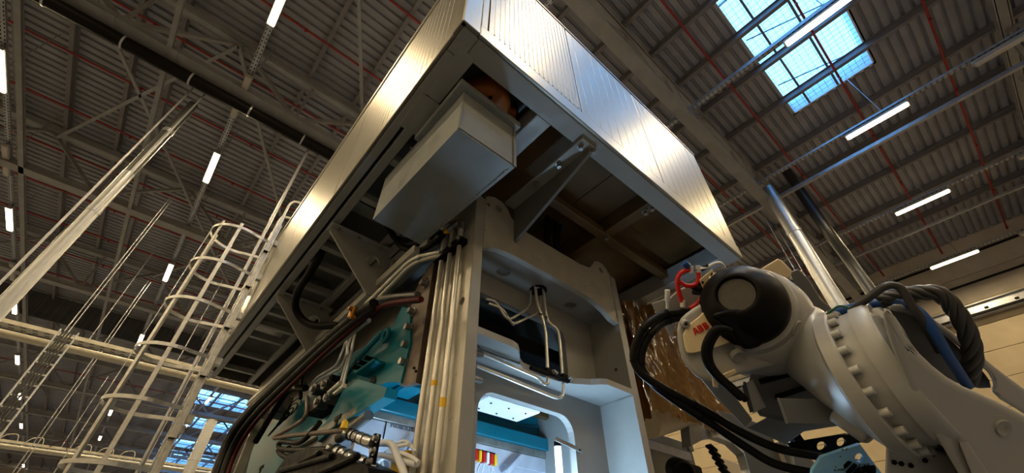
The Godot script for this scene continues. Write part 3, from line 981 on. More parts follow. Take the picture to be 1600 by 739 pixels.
func enclosure() -> void:
	var t := thing("machine_enclosure", "large sheet metal enclosure overhead on top of the grey press", "enclosure")
	var x0 := 0.505
	var x1 := 4.53
	var z0 := -1.075
	var z1 := -8.75
	var y0 := 4.6
	var y1 := 6.56
	# front face, towards +z
	var seams := [0.72, 1.765, 3.0, 4.24]
	obj("front_rail", S().span(Vector3(x0 + 0.15, y0, z0 - 0.03), Vector3(x1, y0 + 0.17, z0), 0.006), M.panel_metal, t)
	obj("corner_trim", S().span(Vector3(x0, y0 + 0.002, z0 - 0.04), Vector3(x0 + 0.145, y1, z0 + 0.004), 0.006), M.panel_metal, t)
	obj("corner_trim", S().span(Vector3(x0 - 0.004, y0 + 0.002, z0 - 0.13), Vector3(x0 + 0.04, y1, z0 - 0.002), 0.006), M.panel_metal, t)
	var gaps := [x0 + 0.15, 0.725, 1.765, 3.0, 4.245, x1]
	for i in gaps.size() - 1:
		var a: float = gaps[i] + 0.007
		var b: float = gaps[i + 1] - 0.007
		var sh := S()
		sh.span(Vector3(a, y0 + 0.182, z0 - 0.04), Vector3(b, y1 - 0.03, z0 - 0.006), 0.005)
		if i == 1:
			var x := a + 0.05
			while x < b - 0.02:
				sh.box(Vector3(x, (y0 + y1) * 0.5 + 0.06, z0 - 0.006), Vector3(0.012, y1 - y0 - 0.27, 0.012), Basis(), 0.003)
				x += 0.052
		elif i == 2 or i == 3:
			var x := a + 0.1
			while x < b - 0.05:
				sh.box(Vector3(x, (y0 + y1) * 0.5 + 0.06, z0 - 0.007), Vector3(0.006, y1 - y0 - 0.27, 0.006), Basis(), 0.002)
				x += 0.155
		obj("side_panel", sh, M.panel_metal, t)
	obj("edge_trim", S().span(Vector3(x0, y1 - 0.028, z0 - 0.045), Vector3(x1, y1, z0 + 0.005), 0.004), M.trim_metal, t)
	# left face, towards -x
	obj("left_rail", S().span(Vector3(x0, y0, z1), Vector3(x0 + 0.03, y0 + 0.05, z0 - 0.13), 0.006), M.panel_metal, t)
	var gz := [z0 - 0.135, -3.3, -5.05, -6.9, z1]
	for i in gz.size() - 1:
		var sh := S()
		sh.span(Vector3(x0 + 0.005, y0 + 0.055, gz[i + 1] + 0.007), Vector3(x0 + 0.035, y1 - 0.1, gz[i] - 0.007), 0.005)
		if i == 0:
			var z: float = gz[0] - 0.12
			while z > gz[1] + 0.1:
				sh.box(Vector3(x0 + 0.005, (y0 + y1) * 0.5, z), Vector3(0.004, y1 - y0 - 0.3, 0.006))
				z -= 0.09
		obj("side_panel", sh, M.panel_metal, t)
	obj("edge_trim", S().span(Vector3(x0 - 0.012, y1 - 0.1, z1), Vector3(x0 + 0.04, y1, z0 - 0.1), 0.01), M.trim_metal, t)
	# right and rear faces, roof
	obj("rear_panel", S().span(Vector3(x1 - 0.04, y0, z1), Vector3(x1 - 0.002, y1 - 0.03, z0 - 0.05)), M.panel_metal, t)
	obj("end_panel", S().span(Vector3(x0, y0, z1 - 0.03), Vector3(x1, y1, z1)), M.panel_metal, t)
	obj("roof_panel", S().span(Vector3(x0 + 0.02, y1 - 0.06, z1), Vector3(x1 - 0.02, y1 - 0.03, z0 - 0.03)), M.trim_metal, t)
	# underside frame
	obj("base_beam", S().span(Vector3(x0 + 0.032, y0 - 0.004, z1), Vector3(0.615, y0 + 0.2, z0 - 0.24), 0.006), M.frame_grey, t)
	obj("corner_plate", S().span(Vector3(x0 + 0.032, y0 - 0.008, z0 - 0.236), Vector3(0.66, y0 + 0.2, z0 - 0.032), 0.004), M.frame_grey, t)
	obj("inner_beam", S().span(Vector3(0.645, y0, z1), Vector3(0.73, y0 + 0.12, z0 - 0.24), 0.006), M.frame_grey, t)
	obj("slot_shade", S().span(Vector3(0.612, y0 + 0.06, z1), Vector3(0.65, y0 + 0.1, z0 - 0.24)), M.black_part, t)  # black strip stands in for the shade inside the slot
	obj("base_beam", S().span(Vector3(0.664, y0 - 0.004, z0 - 0.2), Vector3(x1 - 0.002, y0 + 0.24, z0 - 0.032), 0.006), M.frame_grey, t)
	obj("base_beam", S().span(Vector3(x1 - 0.2, y0, z1), Vector3(x1 - 0.042, y0 + 0.22, z0 - 0.2), 0.006), M.frame_grey, t)
	obj("bridge_plate", S().span(Vector3(0.585, y0 - 0.012, -2.1), Vector3(0.80, y0 - 0.004, -1.72), 0.003), M.frame_grey, t)
	obj("bridge_plate", S().span(Vector3(0.60, y0 - 0.011, -1.712), Vector3(0.735, y0 - 0.004, -1.24), 0.002), M.frame_grey, t)
	for z in [-2.5, -3.1, -4.1, -4.48, -5.02, -5.96, -6.39, -6.84, -7.6, -8.3]:
		obj("cross_tube", S().span(Vector3(0.73, y0 + 0.005, z - 0.04), Vector3(1.24, y0 + 0.085, z + 0.04), 0.006), M.frame_grey, t)
	obj("long_tube", S().span(Vector3(1.22, y0 + 0.002, z1), Vector3(1.30, y0 + 0.09, -2.3), 0.006), M.frame_grey, t)
	obj("cross_tube", S().span(Vector3(1.40, y0 + 0.003, -2.2), Vector3(1.56, y0 + 0.16, z0 - 0.2), 0.006), M.frame_grey, t)
	# recess decks: shade painted in beside the hopper, brown primed plates further right
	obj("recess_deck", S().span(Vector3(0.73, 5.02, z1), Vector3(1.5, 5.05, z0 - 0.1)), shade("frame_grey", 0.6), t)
	for z in [-3.6, -4.25, -5.5, -6.15, -7.2]:
		obj("deck_strip", S().span(Vector3(0.75, 4.93, z - 0.09), Vector3(1.22, 5.015, z + 0.09), 0.004), M.trim_metal, t)
	obj("deck_plate", S().span(Vector3(1.5, 4.92, -2.75), Vector3(2.62, 4.95, z0 - 0.1)), M.primer, t)
	obj("deck_plate", S().span(Vector3(2.63, 4.92, -2.75), Vector3(4.45, 4.95, z0 - 0.1)), M.primer, t)
	obj("deck_plate", S().span(Vector3(3.5, 4.92, z1), Vector3(4.45, 4.95, -2.76)), M.primer, t)
	obj("cross_tube", S().span(Vector3(3.06, 4.72, -2.6), Vector3(3.2, 4.92, z0 - 0.2), 0.006), M.primer, t)
	obj("clamp_plate", S().span(Vector3(3.3, 4.86, -1.75), Vector3(3.62, 4.915, -1.32), 0.012), M.primer, t)
	obj("long_tube", S().span(Vector3(2.2, 4.70, -2.02), Vector3(4.4, 4.80, -1.92), 0.006), M.primer, t)
	for q in [Vector3(3.13, 4.72, -1.34), Vector3(3.13, 4.72, -1.42), Vector3(3.13, 4.72, -1.95)]:
		obj("bolt", S().hex_bolt(q, Vector3.DOWN, 0.026, 0.05), M.bolt, t)
	# amber motor housing up in the recess behind the hopper
	var am := thing("fan_motor", "orange painted motor housing in the dark recess above the hopper", "motor", Vector3(1.12, 4.98, -1.62))
	obj("housing", S().lathe(Vector3.ZERO, Vector3.DOWN, [Vector2(0, 0.22), Vector2(0.14, 0.22), Vector2(0.17, 0.19), Vector2(0.17, 0.0)], 24), M.amber_housing, am)
	obj("terminal_box", S().box(Vector3(0.22, -0.1, 0.08), Vector3(0.12, 0.1, 0.1), Basis(), 0.015), M.amber_housing, am)
	var fc := thing("motor_cable", "black cable arching from the hopper rim up to the orange motor", "cable")
	obj("cable", S().tube(curve([on_z(765, 155, -1.5), on_z(772, 148, -1.5), on_z(790, 146, -1.5), on_z(805, 162, -1.5), on_z(809, 190, -1.5)], 6), 0.014, 8), M.rubber, fc)
	for i in 4:
		var o := thing("cable_drop", "black cable dropping from the enclosure floor behind the arched plate, %s from the left" % ["first", "second", "third", "fourth"][i], "cable", Vector3.ZERO, "cable bunch behind the arch")
		obj("cable", S().tube(curve([Vector3(2.56 + i * 0.07, 4.93, -2.3), Vector3(2.58 + i * 0.07, 4.7, -2.36 - 0.03 * (i % 2)), Vector3(2.6 + i * 0.075, 4.5, -2.4), Vector3(2.6 + i * 0.08, 4.36, -2.45)], 5), 0.025 if i % 2 else 0.032, 10), M.rubber, o)
	# brackets carrying the enclosure from the press
	var nb := 0
	for z in [-3.6, -5.24]:
		var br := thing("support_bracket", "triangular grey steel gusset bracket under the enclosure, %s" % ["nearest the hopper", "farther one behind the hanging hose"][nb], "bracket", Vector3.ZERO, "gusset brackets on the press side")
		nb += 1
		var tr := Transform3D(Basis(), Vector3(0, 0, z - 0.02))
		obj("gusset_plate", S().prism([Vector2(0.66, 4.52), Vector2(1.3, 4.52), Vector2(1.38, 4.40), Vector2(1.38, 3.95), Vector2(1.2, 3.93), Vector2(0.66, 4.47)], tr, 0.025, [circle2(Vector2(1.17, 4.33), 0.075, 16)]), M.frame_grey, br)
		obj("top_flange", S().span(Vector3(0.64, 4.52, z - 0.09), Vector3(1.34, 4.545, z + 0.07), 0.004), M.frame_grey, br)
		obj("wall_flange", S().span(Vector3(1.36, 3.9, z - 0.09), Vector3(1.385, 4.42, z + 0.07), 0.004), M.frame_grey, br)
		for q in [Vector3(0.72, 4.52, z + 0.045), Vector3(0.95, 4.52, z + 0.045), Vector3(1.2, 4.52, z + 0.045)]:
			obj("bolt", S().hex_bolt(q, Vector3.DOWN, 0.014, 0.03), M.bolt, br)
		for q in [Vector3(1.36, 4.3, z + 0.045), Vector3(1.36, 4.1, z + 0.045)]:
			obj("bolt", S().hex_bolt(q, Vector3.LEFT, 0.014, 0.03), M.bolt, br)
	for q in [[1.95, "front of the press beside the hopper"]]:
		var br := thing("support_bracket", "triangular steel gusset bracket on the %s" % q[1], "bracket", Vector3.ZERO, "gusset brackets on the press front")
		var tr := Transform3D(Basis(Vector3.BACK, Vector3.UP, Vector3.RIGHT), Vector3(q[0], 0, 0))
		obj("gusset_plate", S().prism([Vector2(-2.2, 4.56), Vector2(-1.2, 4.56), Vector2(-1.2, 4.505), Vector2(-2.2, 4.13)], tr, 0.03), shade("frame_grey", 0.7), br)  # darker than its own frame grey: shade put into the colour
		obj("top_flange", S().span(Vector3(q[0] - 0.12, 4.56, -2.2), Vector3(q[0] + 0.06, 4.59, -1.17), 0.004), M.frame_grey, br)
		for z in [-1.24, -1.5, -1.8]:
			obj("bolt", S().hex_bolt(Vector3(q[0] - 0.07, 4.56, z), Vector3.DOWN, 0.022, 0.045), M.bolt, br)
		obj("bolt", S().hex_bolt(Vector3(q[0] + 0.045, 4.56, -1.2), Vector3.DOWN, 0.022, 0.045), M.bolt, br)


func hopper() -> void:
	var t := thing("hopper_box", "grey welded sheet steel hopper box hanging under the enclosure's near corner", "hopper")
	var yt := 4.5
	var yb := 4.0
	var top := [Vector3(0.787, yt, -1.44), Vector3(1.30, yt, -1.44), Vector3(1.30, yt, -2.62), Vector3(0.76, yt, -2.3)]
	var bot := [Vector3(0.787, yb, -1.44), Vector3(1.30, yb, -1.44), Vector3(1.24, yb, -2.66), Vector3(0.765, yb, -2.64)]
	var sh := S()
	sh.quad(top[0], top[1], bot[1], bot[0], Vector3.BACK)
	obj("front_plate", S().span(Vector3(0.80, yb + 0.015, -1.455), Vector3(1.275, yt, -1.444)), shade("tank_grey", 1.08), t)
	var body := S()
	body.loft([[top[0] + Vector3(0, 0, -0.012), top[1] + Vector3(0, 0, -0.012), top[2], Vector3(0.76, yt, -2.62)], [bot[0] + Vector3(0, 0, -0.012), bot[1] + Vector3(0, 0, -0.012), bot[2], bot[3]]], true, true)
	obj("body", body, M.tank_grey, t)
	obj("edge_plate", S().span(Vector3(1.28, yb, -1.446), Vector3(1.306, yt, -1.436), 0.002), M.tank_grey, t)
	obj("edge_plate", S().span(Vector3(0.785, yb, -1.446), Vector3(0.803, yt, -1.437), 0.002), M.tank_grey, t)
	for q in [[0.73, 1.32, -1.50, -1.395], [0.73, 0.80, -2.06, -1.501], [1.285, 1.32, -2.62, -1.501]]:
		obj("rim_flange", S().span(Vector3(q[0], yt - 0.025, q[2]), Vector3(q[1], yt, q[3]), 0.003), M.tank_grey, t)
	obj("rim_lip", S().span(Vector3(0.73, yt, -1.41), Vector3(1.32, yt + 0.04, -1.395), 0.003), M.tank_grey, t)
	obj("rim_lip", S().span(Vector3(0.73, yt, -2.06), Vector3(0.745, yt + 0.04, -1.41), 0.003), M.tank_grey, t)
	obj("rim_lip", S().span(Vector3(1.305, yt, -2.62), Vector3(1.32, yt + 0.04, -1.41), 0.003), M.tank_grey, t)
	for z in [-1.55, -1.7, -1.85, -2.0, -2.15]:
		obj("rivet", S().cyl(Vector3(0.755, yt - 0.025, z), Vector3(0.755, yt - 0.033, z), 0.01, 8), M.bolt, t)
	# weld beads along the lower right edge and the front corner
	var w := S()
	for i in 54:
		w.box(Vector3(lerpf(1.27, 1.22, i / 53.0) + rng.randf_range(-0.003, 0.003), yb - 0.002, -1.5 - i * 0.0205), Vector3(0.016, 0.01, 0.014), Basis(Vector3.UP, rng.randf_range(-0.5, 0.5)), 0.003)
	for i in 22:
		w.box(Vector3(1.272, yb + 0.03 + i * 0.016, -1.442), Vector3(0.012, 0.011, 0.008), Basis(), 0.003)
	obj("weld_bead", w, M.weld, t).set_meta("kind", "stuff")


func press_frame() -> void:
	var t := thing("press_gantry", "tall grey welded press frame with arched front plate under the enclosure", "press frame")
	var zf := -2.2
	var zb := -2.66
	var side := Transform3D(Basis(Vector3.BACK, Vector3.UP, Vector3.RIGHT), Vector3(1.49, 0, 0))
	var hole := circle2(Vector2(-2.29, 3.33), 0.035, 14)
	obj("side_plate", S().prism([Vector2(zb, 0), Vector2(zf, 0), Vector2(zf, 4.46), Vector2(-2.26, 4.55), Vector2(zb, 4.55)], side, 0.1, [hole]), M.frame_steel, t)
	side.origin.x = 3.43
	obj("side_plate", S().prism([Vector2(zb, 0), Vector2(zf, 0), Vector2(zf, 4.44), Vector2(-2.26, 4.53), Vector2(zb, 4.53)], side, 0.1, [circle2(Vector2(-2.34, 3.35), 0.02, 12)]), M.frame_grey, t)
	obj("edge_strip", S().span(Vector3(1.492, 0, zf), Vector3(1.588, 4.45, zf + 0.006), 0.002), M.frame_grey, t)
	var arch := [Vector2(1.595, 3.865), Vector2(1.66, 3.91), Vector2(1.78, 3.95), Vector2(1.92, 3.965), Vector2(2.4, 3.97), Vector2(2.83, 3.965), Vector2(3.0, 3.955), Vector2(3.12, 3.93), Vector2(3.22, 3.89), Vector2(3.32, 3.83), Vector2(3.42, 3.81), Vector2(3.425, 4.44), Vector2(3.40, 4.52), Vector2(3.33, 4.565), Vector2(3.25, 4.565), Vector2(3.18, 4.53), Vector2(3.13, 4.45), Vector2(3.07, 4.38), Vector2(2.9, 4.35), Vector2(2.1, 4.35), Vector2(1.98, 4.375), Vector2(1.91, 4.44), Vector2(1.87, 4.52), Vector2(1.80, 4.57), Vector2(1.70, 4.57), Vector2(1.62, 4.53), Vector2(1.595, 4.46)]
	obj("arch_plate", S().prism(arch, Transform3D(Basis(), Vector3(0, 0, zf - 0.06)), 0.06, [circle2(Vector2(1.76, 4.45), 0.04, 16), circle2(Vector2(1.63, 4.42), 0.022, 12), circle2(Vector2(3.28, 4.45), 0.036, 16)]), M.frame_steel, t)
	var wl := S()
	for i in 46:
		wl.box(Vector3(3.428 + rng.randf_range(-0.002, 0.002), 3.83 + i * 0.0145, zf + 0.001), Vector3(0.014, 0.012, 0.012), Basis(), 0.003)
	for i in 46:
		wl.box(Vector3(1.592 + rng.randf_range(-0.002, 0.002), 3.87 + i * 0.0145, zf + 0.001), Vector3(0.01, 0.012, 0.01), Basis(), 0.003)
	for i in 22:
		wl.box(Vector3(3.425, 3.055, -2.2 - i * 0.018), Vector3(0.018, 0.016, 0.014), Basis(Vector3.RIGHT, rng.randf()), 0.004)
	obj("weld_bead", wl, M.weld, t).set_meta("kind", "stuff")
	# web plate under the arch with three round holes
	var flat := Transform3D(Basis(Vector3.RIGHT, Vector3.BACK, Vector3.DOWN), Vector3(0, 4.02, 0))
	obj("web_plate", S().prism([Vector2(1.59, -2.6), Vector2(3.43, -2.6), Vector2(3.43, -2.26), Vector2(1.59, -2.26)], flat, 0.05, [circle2(Vector2(2.04, -2.46), 0.07), circle2(Vector2(2.5, -2.46), 0.08), circle2(Vector2(2.97, -2.46), 0.07)]), M.frame_grey, t)
	for x in [2.04, 2.97]:
		obj("hole_plug", S().cyl(Vector3(x, 4.0, -2.46), Vector3(x, 4.06, -2.46), 0.069, 20), shade("frame_grey", 0.8), t)
	obj("hole_rim", S().lathe(Vector3(2.5, 3.955, -2.46), Vector3.UP, [Vector2(0.08, 0.072), Vector2(0.0, 0.072), Vector2(0, 0.088), Vector2(0.04, 0.088)], 24), M.black_part, t)
	obj("top_cover", S().span(Vector3(1.59, 4.36, -3.3), Vector3(3.43, 4.4, -2.27)), M.frame_grey, t)
	# back wall with the upper opening and the tool window
	var up_open := [Vector2(1.66, 3.2), Vector2(1.72, 3.16), Vector2(2.3, 3.15), Vector2(2.88, 3.16), Vector2(2.97, 3.20), Vector2(3.0, 3.29), Vector2(3.0, 3.62), Vector2(2.97, 3.71), Vector2(2.88, 3.76), Vector2(1.66, 3.74)]
	var win := rounded2(Vector2(1.92, 1.3), Vector2(3.0, 2.86), 0.16, 6)
	var wall := [Vector2(1.59, 0), Vector2(3.43, 0), Vector2(3.43, 3.97), Vector2(1.59, 3.97)]
	obj("back_wall", S().prism(wall, Transform3D(Basis(), Vector3(0, 0, -2.67)), 0.07, [up_open, win]), M.frame_grey, t)
	obj("inner_beam", S().span(Vector3(1.6, 3.46, -3.0), Vector3(3.42, 3.62, -2.8), 0.01), M.black_part, t)
	obj("inner_plate", S().span(Vector3(2.2, 3.1, -3.36), Vector3(3.42, 3.95, -3.3), 0.01), M.primer, t)
	obj("inner_ledge", S().span(Vector3(1.66, 3.32, -3.1), Vector3(2.33, 3.36, -2.67)), M.frame_grey, t)
	# shaped shelf plate
	var shelf := [Vector2(1.59, -2.6), Vector2(3.43, -2.6), Vector2(3.43, -2.2), Vector2(3.06, -2.2), Vector2(3.0, -2.24), Vector2(2.95, -2.3), Vector2(2.82, -2.38), Vector2(2.68, -2.43), Vector2(2.5, -2.455), Vector2(2.36, -2.455), Vector2(2.25, -2.44), Vector2(2.17, -2.39), Vector2(2.08, -2.29), Vector2(2.0, -2.22), Vector2(1.93, -2.2), Vector2(1.59, -2.2)]
	obj("shelf_plate", S().prism(shelf, Transform3D(Basis(Vector3.RIGHT, Vector3.BACK, Vector3.DOWN), Vector3(0, 3.115, 0)), 0.055), M.frame_grey, t)
	for y in [0.9, 1.7]:
		obj("stiffener", S().span(Vector3(3.3, y, -2.6), Vector3(3.43, y + 0.03, -2.25)), M.frame_grey, t)


func press_body() -> void:
	# crown beam and columns behind the front frame
	var t := thing("press_superstructure", "grey crown side wall of the press running back under the enclosure", "press crown")
	obj("side_wall", S().span(Vector3(1.40, 4.2, -8.4), Vector3(1.46, 4.58, -2.68), 0.005), M.frame_grey, t)
	obj("lower_wall", S().span(Vector3(1.62, 3.5, -8.4), Vector3(1.66, 4.2, -3.2)), shade("frame_grey", 0.6), t)  # darkened frame grey paints the shade of the recess below the crown
	obj("under_ledge", S().span(Vector3(1.34, 4.13, -8.3), Vector3(1.50, 4.2, -2.75), 0.006), M.frame_grey, t)
	obj("ledge_tube", S().span(Vector3(1.26, 4.06, -8.2), Vector3(1.34, 4.14, -2.85), 0.012), M.frame_steel, t)
	obj("rear_wall", S().span(Vector3(3.44, 0, -8.4), Vector3(3.5, 4.58, -2.68)), M.frame_grey, t)
	obj("top_plate", S().span(Vector3(1.4, 4.54, -8.4), Vector3(3.5, 4.58, -2.68)), M.frame_grey, t)
	obj("end_wall", S().span(Vector3(1.4, 0, -8.46), Vector3(3.5, 4.58, -8.4)), M.frame_grey, t)
	# bolted guide rail plate
	var g := thing("guide_rail_plate", "brown steel guide rail plate with a row of hex bolts behind the left upright", "rail plate")
	var side := Transform3D(Basis(Vector3.BACK, Vector3.UP, Vector3.RIGHT), Vector3(1.44, 0, 0))
	obj("plate", S().prism([Vector2(-2.74, 2.82), Vector2(-2.74, 3.98), Vector2(-2.86, 3.95), Vector2(-2.94, 3.86), Vector2(-3.05, 3.74), Vector2(-3.05, 2.95), Vector2(-2.96, 2.86), Vector2(-2.85, 2.84)], side, 0.05), M.rail_brown, g)
	for q in [[665, 443], [650, 463], [646, 487], [641, 512], [637, 539], [633, 566]]:
		var p := on_x(q[0], q[1], 1.43)
		obj("bolt", S().hex_bolt(Vector3(1.44, p.y, p.z), Vector3.LEFT, 0.03, 0.06), M.bolt, g)
	obj("gap_shade", S().span(Vector3(1.50, 0.5, -2.76), Vector3(1.52, 4.1, -2.66)), M.black_part, g)  # black strip painted where the open gap is only dark
	for q in [[668, 436], [651, 580], [648, 575]]:
		var p := on_x(q[0], q[1], 1.44)
		obj("small_screw", S().cyl(Vector3(1.44, p.y, p.z), Vector3(1.428, p.y, p.z), 0.011, 8), M.black_part, g)
	# teal casting along the left side
	var c := thing("ram_casting", "teal painted press ram casting along the left side of the machine", "casting")
	side.origin.x = 1.42
	var outline := []
	for q in [[641, 484], [629, 478], [615, 508], [602, 516], [588, 533], [548, 553], [522, 583], [500, 600], [455, 640], [420, 665], [395, 700], [385, 739]]:
		var p := on_x(q[0], q[1], 1.42)
		outline.append(Vector2(p.z, p.y))
	outline.append_array([Vector2(-7.0, 2.3), Vector2(-4.7, 2.3), Vector2(-4.35, 2.62), Vector2(-4.25, 2.76), Vector2(-3.95, 2.9), Vector2(-3.65, 2.98), Vector2(-3.2, 2.96), Vector2(-2.95, 2.88), Vector2(-2.9, 3.2)])
	obj("body", S().prism(outline, side, 0.2), M.teal, c)
	for q in [[[598, 518], [560, 560]], [[560, 560], [530, 600]]]:
		var a := on_x(q[0][0], q[0][1], 1.41)
		var b := on_x(q[1][0], q[1][1], 1.41)
		obj("rib", S().bar(a, b, 0.06, 0.05, Vector3.LEFT, 0.015), M.teal, c)
	var ear := on_x(603, 524, 1.38)
	obj("lifting_eye", S().tube(circle3(ear, Vector3.RIGHT, 0.055), 0.022, 8, true), M.teal, c)
	var ledge := on_x(578, 575, 1.36)
	obj("step_block", S().box(Vector3(1.36, ledge.y, ledge.z), Vector3(0.12, 0.03, 0.36), Basis(), 0.008), M.teal, c)
	for i in 3:
		obj("step_bar", S().box(Vector3(1.31, ledge.y + 0.03, ledge.z - 0.13 + i * 0.12), Vector3(0.13, 0.03, 0.05), Basis(), 0.008), M.black_part, c)
	var hp := on_x(582, 598, 1.415)
	obj("round_recess", S().cyl(Vector3(1.421, hp.y, hp.z), Vector3(1.413, hp.y, hp.z), 0.06, 18), M.black_part, c)
	side.origin.x = 1.30
	var flap := []
	for q in [[560, 592], [536, 610], [516, 650], [498, 675], [497, 690], [520, 668], [555, 648], [600, 620], [605, 605]]:
		var p := on_x(q[0], q[1], 1.30)
		flap.append(Vector2(p.z, p.y))
	obj("lower_flange", S().prism(flap, side, 0.1), M.teal, c)
	for q in [[527, 652], [408, 730]]:
		var p := on_x(q[0], q[1], 1.29)
		obj("slot_mark", S().box(Vector3(1.298, p.y, p.z), Vector3(0.01, 0.04, 0.13), Basis(), 0.003), M.black_part, c)
		obj("slot_mark", S().box(Vector3(1.298, p.y - 0.05, p.z), Vector3(0.01, 0.06, 0.04), Basis(), 0.003), M.black_part, c)
	obj("inner_block", S().span(Vector3(1.62, 3.52, -6.8), Vector3(3.3, 3.7, -3.62), 0.02), M.teal, c)
	# bright teal platen and die holder seen through frame
	var p := thing("upper_platen", "bright teal platen beam crossing behind the left upright inside the press", "platen")
	obj("beam", S().span(Vector3(1.34, 2.80, -5.2), Vector3(3.68, 2.92, -3.36), 0.006), M.teal_bright, p)
	obj("slide_block", S().span(Vector3(1.42, 2.92, -5.2), Vector3(3.6, 3.5, -3.50), 0.006), M.teal_bright, p)
	obj("spacer_plate", S().span(Vector3(1.30, 2.735, -5.1), Vector3(3.6, 2.80, -3.40), 0.004), M.die_steel, p)
	obj("lug", S().box(Vector3(1.62, 2.97, -3.2), Vector3(0.2, 0.1, 0.3), Basis(), 0.02), M.teal_bright, p)
	var ribs := S()
	ribs.bar(on_z(808, 667, -3.49), on_z(880, 666, -3.49), 0.02, 0.02, Vector3.BACK, 0.005)
	obj("fold_rib", ribs, M.teal_bright, p)


func circle3(c: Vector3, axis: Vector3, r: float, k := 18) -> Array:
	var x := axis.cross(Vector3.UP).normalized() if absf(axis.y) < 0.9 else Vector3.RIGHT
	var y := axis.cross(x).normalized()
	var out := []
	for i in k:
		out.append(c + x * cos(TAU * i / k) * r + y * sin(TAU * i / k) * r)
	return out


func press_pipes() -> void:
	# three upright hydraulic pipes on the left upright
	var x := 1.452
	var zs := [-2.625, -2.49, -2.35]
	var tops := [4.33, 4.22, 4.14]
	for i in 3:
		var t := thing("hydraulic_pipe", "vertical steel hydraulic pipe on the left upright, %s of three" % ["leftmost", "middle", "rightmost"][i], "pipe", Vector3(x, 0, zs[i]), "pipes on the left upright")
		obj("pipe", S().cyl(Vector3(0, 0.3, 0), Vector3(0, tops[i], 0), 0.021, 14), M.pipe_steel, t)
		obj("ferrule", S().cyl(Vector3(0, 3.98, 0), Vector3(0, tops[i] - 0.05, 0), 0.026, 14), M.pipe_steel, t)
		obj("union_nut", S().cyl(Vector3(0, tops[i] - 0.05, 0), Vector3(0, tops[i] + 0.03, 0), 0.036, 6), M.bolt, t)
		if i == 1:
			obj("yellow_tape", S().cyl(Vector3(0, 2.72, 0), Vector3(0, 2.76, 0), 0.0222, 14), M.yellow, t)
		if i == 2:
			obj("yellow_tape", S().cyl(Vector3(0, 2.54, 0), Vector3(0, 2.60, 0), 0.0222, 14), M.yellow, t)
	var cl := thing("pipe_clamp", "dark clamp bar holding the three pipes on the left upright", "clamp", Vector3(x, 3.93, -2.49))
	obj("bar", S().box(Vector3(-0.005, 0, 0), Vector3(0.085, 0.06, 0.42), Basis(), 0.008), M.black_part, cl)
	for z in [-0.19, -0.07, 0.07, 0.19]:
		obj("bolt", S().hex_bolt(Vector3(-0.047, 0, z), Vector3.LEFT, 0.014, 0.025), M.bolt, cl)
	# hoses that end in the pipe unions
	var starts := [[600, 345, 1.1], [604, 352, 1.15], [612, 360, 1.2]]
	for i in 3:
		var end := Vector3(x - 0.02, tops[i] + 0.05, zs[i])
		var t := thing("hydraulic_hose", "black hydraulic hose from under the hopper to the pipes, %s" % ["upper one", "middle one", "yellow banded one"][i], "hose", Vector3.ZERO, "hoses under the hopper")
		var s := on_x(starts[i][0], starts[i][1], starts[i][2])
		var m1 := on_x(620 + i * 4, 372 + i * 7, 1.24)
		var m2 := on_x(655 + i * 4, 371 + i * 9, 1.36)
		obj("hose", S().tube(curve([s, m1, m2, end.lerp(m2, 0.25)], 8), 0.026, 12), M.rubber, t)
		obj("crimp_fitting", S().cyl(end.lerp(m2, 0.3), end.lerp(m2, 0.03), 0.032, 12), M.bolt, t)
		obj("elbow_fitting", S().tube(bent([end.lerp(m2, 0.05), end, end - Vector3(0, 0.07, 0)], 0.03), 0.03, 10), M.bolt, t)
		if i == 2:
			obj("yellow_band", S().cyl(end.lerp(m2, 0.4), end.lerp(m2, 0.31), 0.029, 12), M.yellow, t)
	# bent pipe pair running back along the crown
	for i in 2:
		var t := thing("return_pipe", "steel pipe bent back along the crown wall beside the clamp, %s" % ["upper", "lower"][i], "pipe")
		obj("pipe", S().tube(bent([on_x(697, 392 + i * 5, 1.44), on_x(668, 398 + i * 6, 1.36), on_x(645, 403 + i * 8, 1.3), on_x(560, 487 + i * 12, 1.22), on_x(500, 546 + i * 12, 1.2)], 0.12), 0.02, 10), M.pipe_steel if i == 0 else M.frame_steel, t)
	# pipes under the arch
	var cross := [
		[[[838, 452], [839, 470], [843, 485], [849, 500], [853, 520], [857, 600], [850, 601], [842, 590], [752, 551]], "first of the two long pipes dropping from the arch hole"],
		[[[851, 452], [853, 490], [856, 503], [872, 515], [875, 535], [881, 612], [878, 622], [868, 621], [745, 571]], "second of the two long pipes dropping from the arch hole"],
	]
	for q in cross:
		var t := thing("bent_pipe", "bent steel pipe, %s" % q[1], "pipe")
		var pts := []
		for i in q[0].size():
			pts.append(on_z(q[0][i][0], q[0][i][1], -2.42 if i < 4 else -2.40))
		pts[0] = Vector3(pts[0].x, 4.1, -2.44)
		obj("pipe", S().tube(bent(pts, 0.05), 0.015, 10), M.pipe_steel, t)
	for q in [[[[829, 456], [829, 475], [822, 484], [796, 500], [788, 494], [775, 470], [760, 467]], "left one of the two curling back from the arch hole"], [[[843, 458], [845, 478], [838, 490], [802, 507], [796, 500], [786, 482], [764, 474]], "right one of the two curling back from the arch hole"]]:
		var t := thing("bent_pipe", "thin steel pipe, %s" % q[1], "pipe")
		var pts := []
		for p in q[0]:
			pts.append(on_z(p[0], p[1], -2.52))
		pts[0] = Vector3(pts[0].x, 4.1, -2.5)
		obj("pipe", S().tube(bent(pts, 0.06), 0.012, 8), M.pipe_steel, t)
	var r := thing("clamp_rail", "black clamp rail gripping the two long pipes above the shelf", "clamp")
	var a := on_z(829, 574, -2.38)
	var b := on_z(889, 596, -2.38)
	obj("rail", S().bar(a, b, 0.035, 0.03, Vector3.UP, 0.004), M.black_part, r)
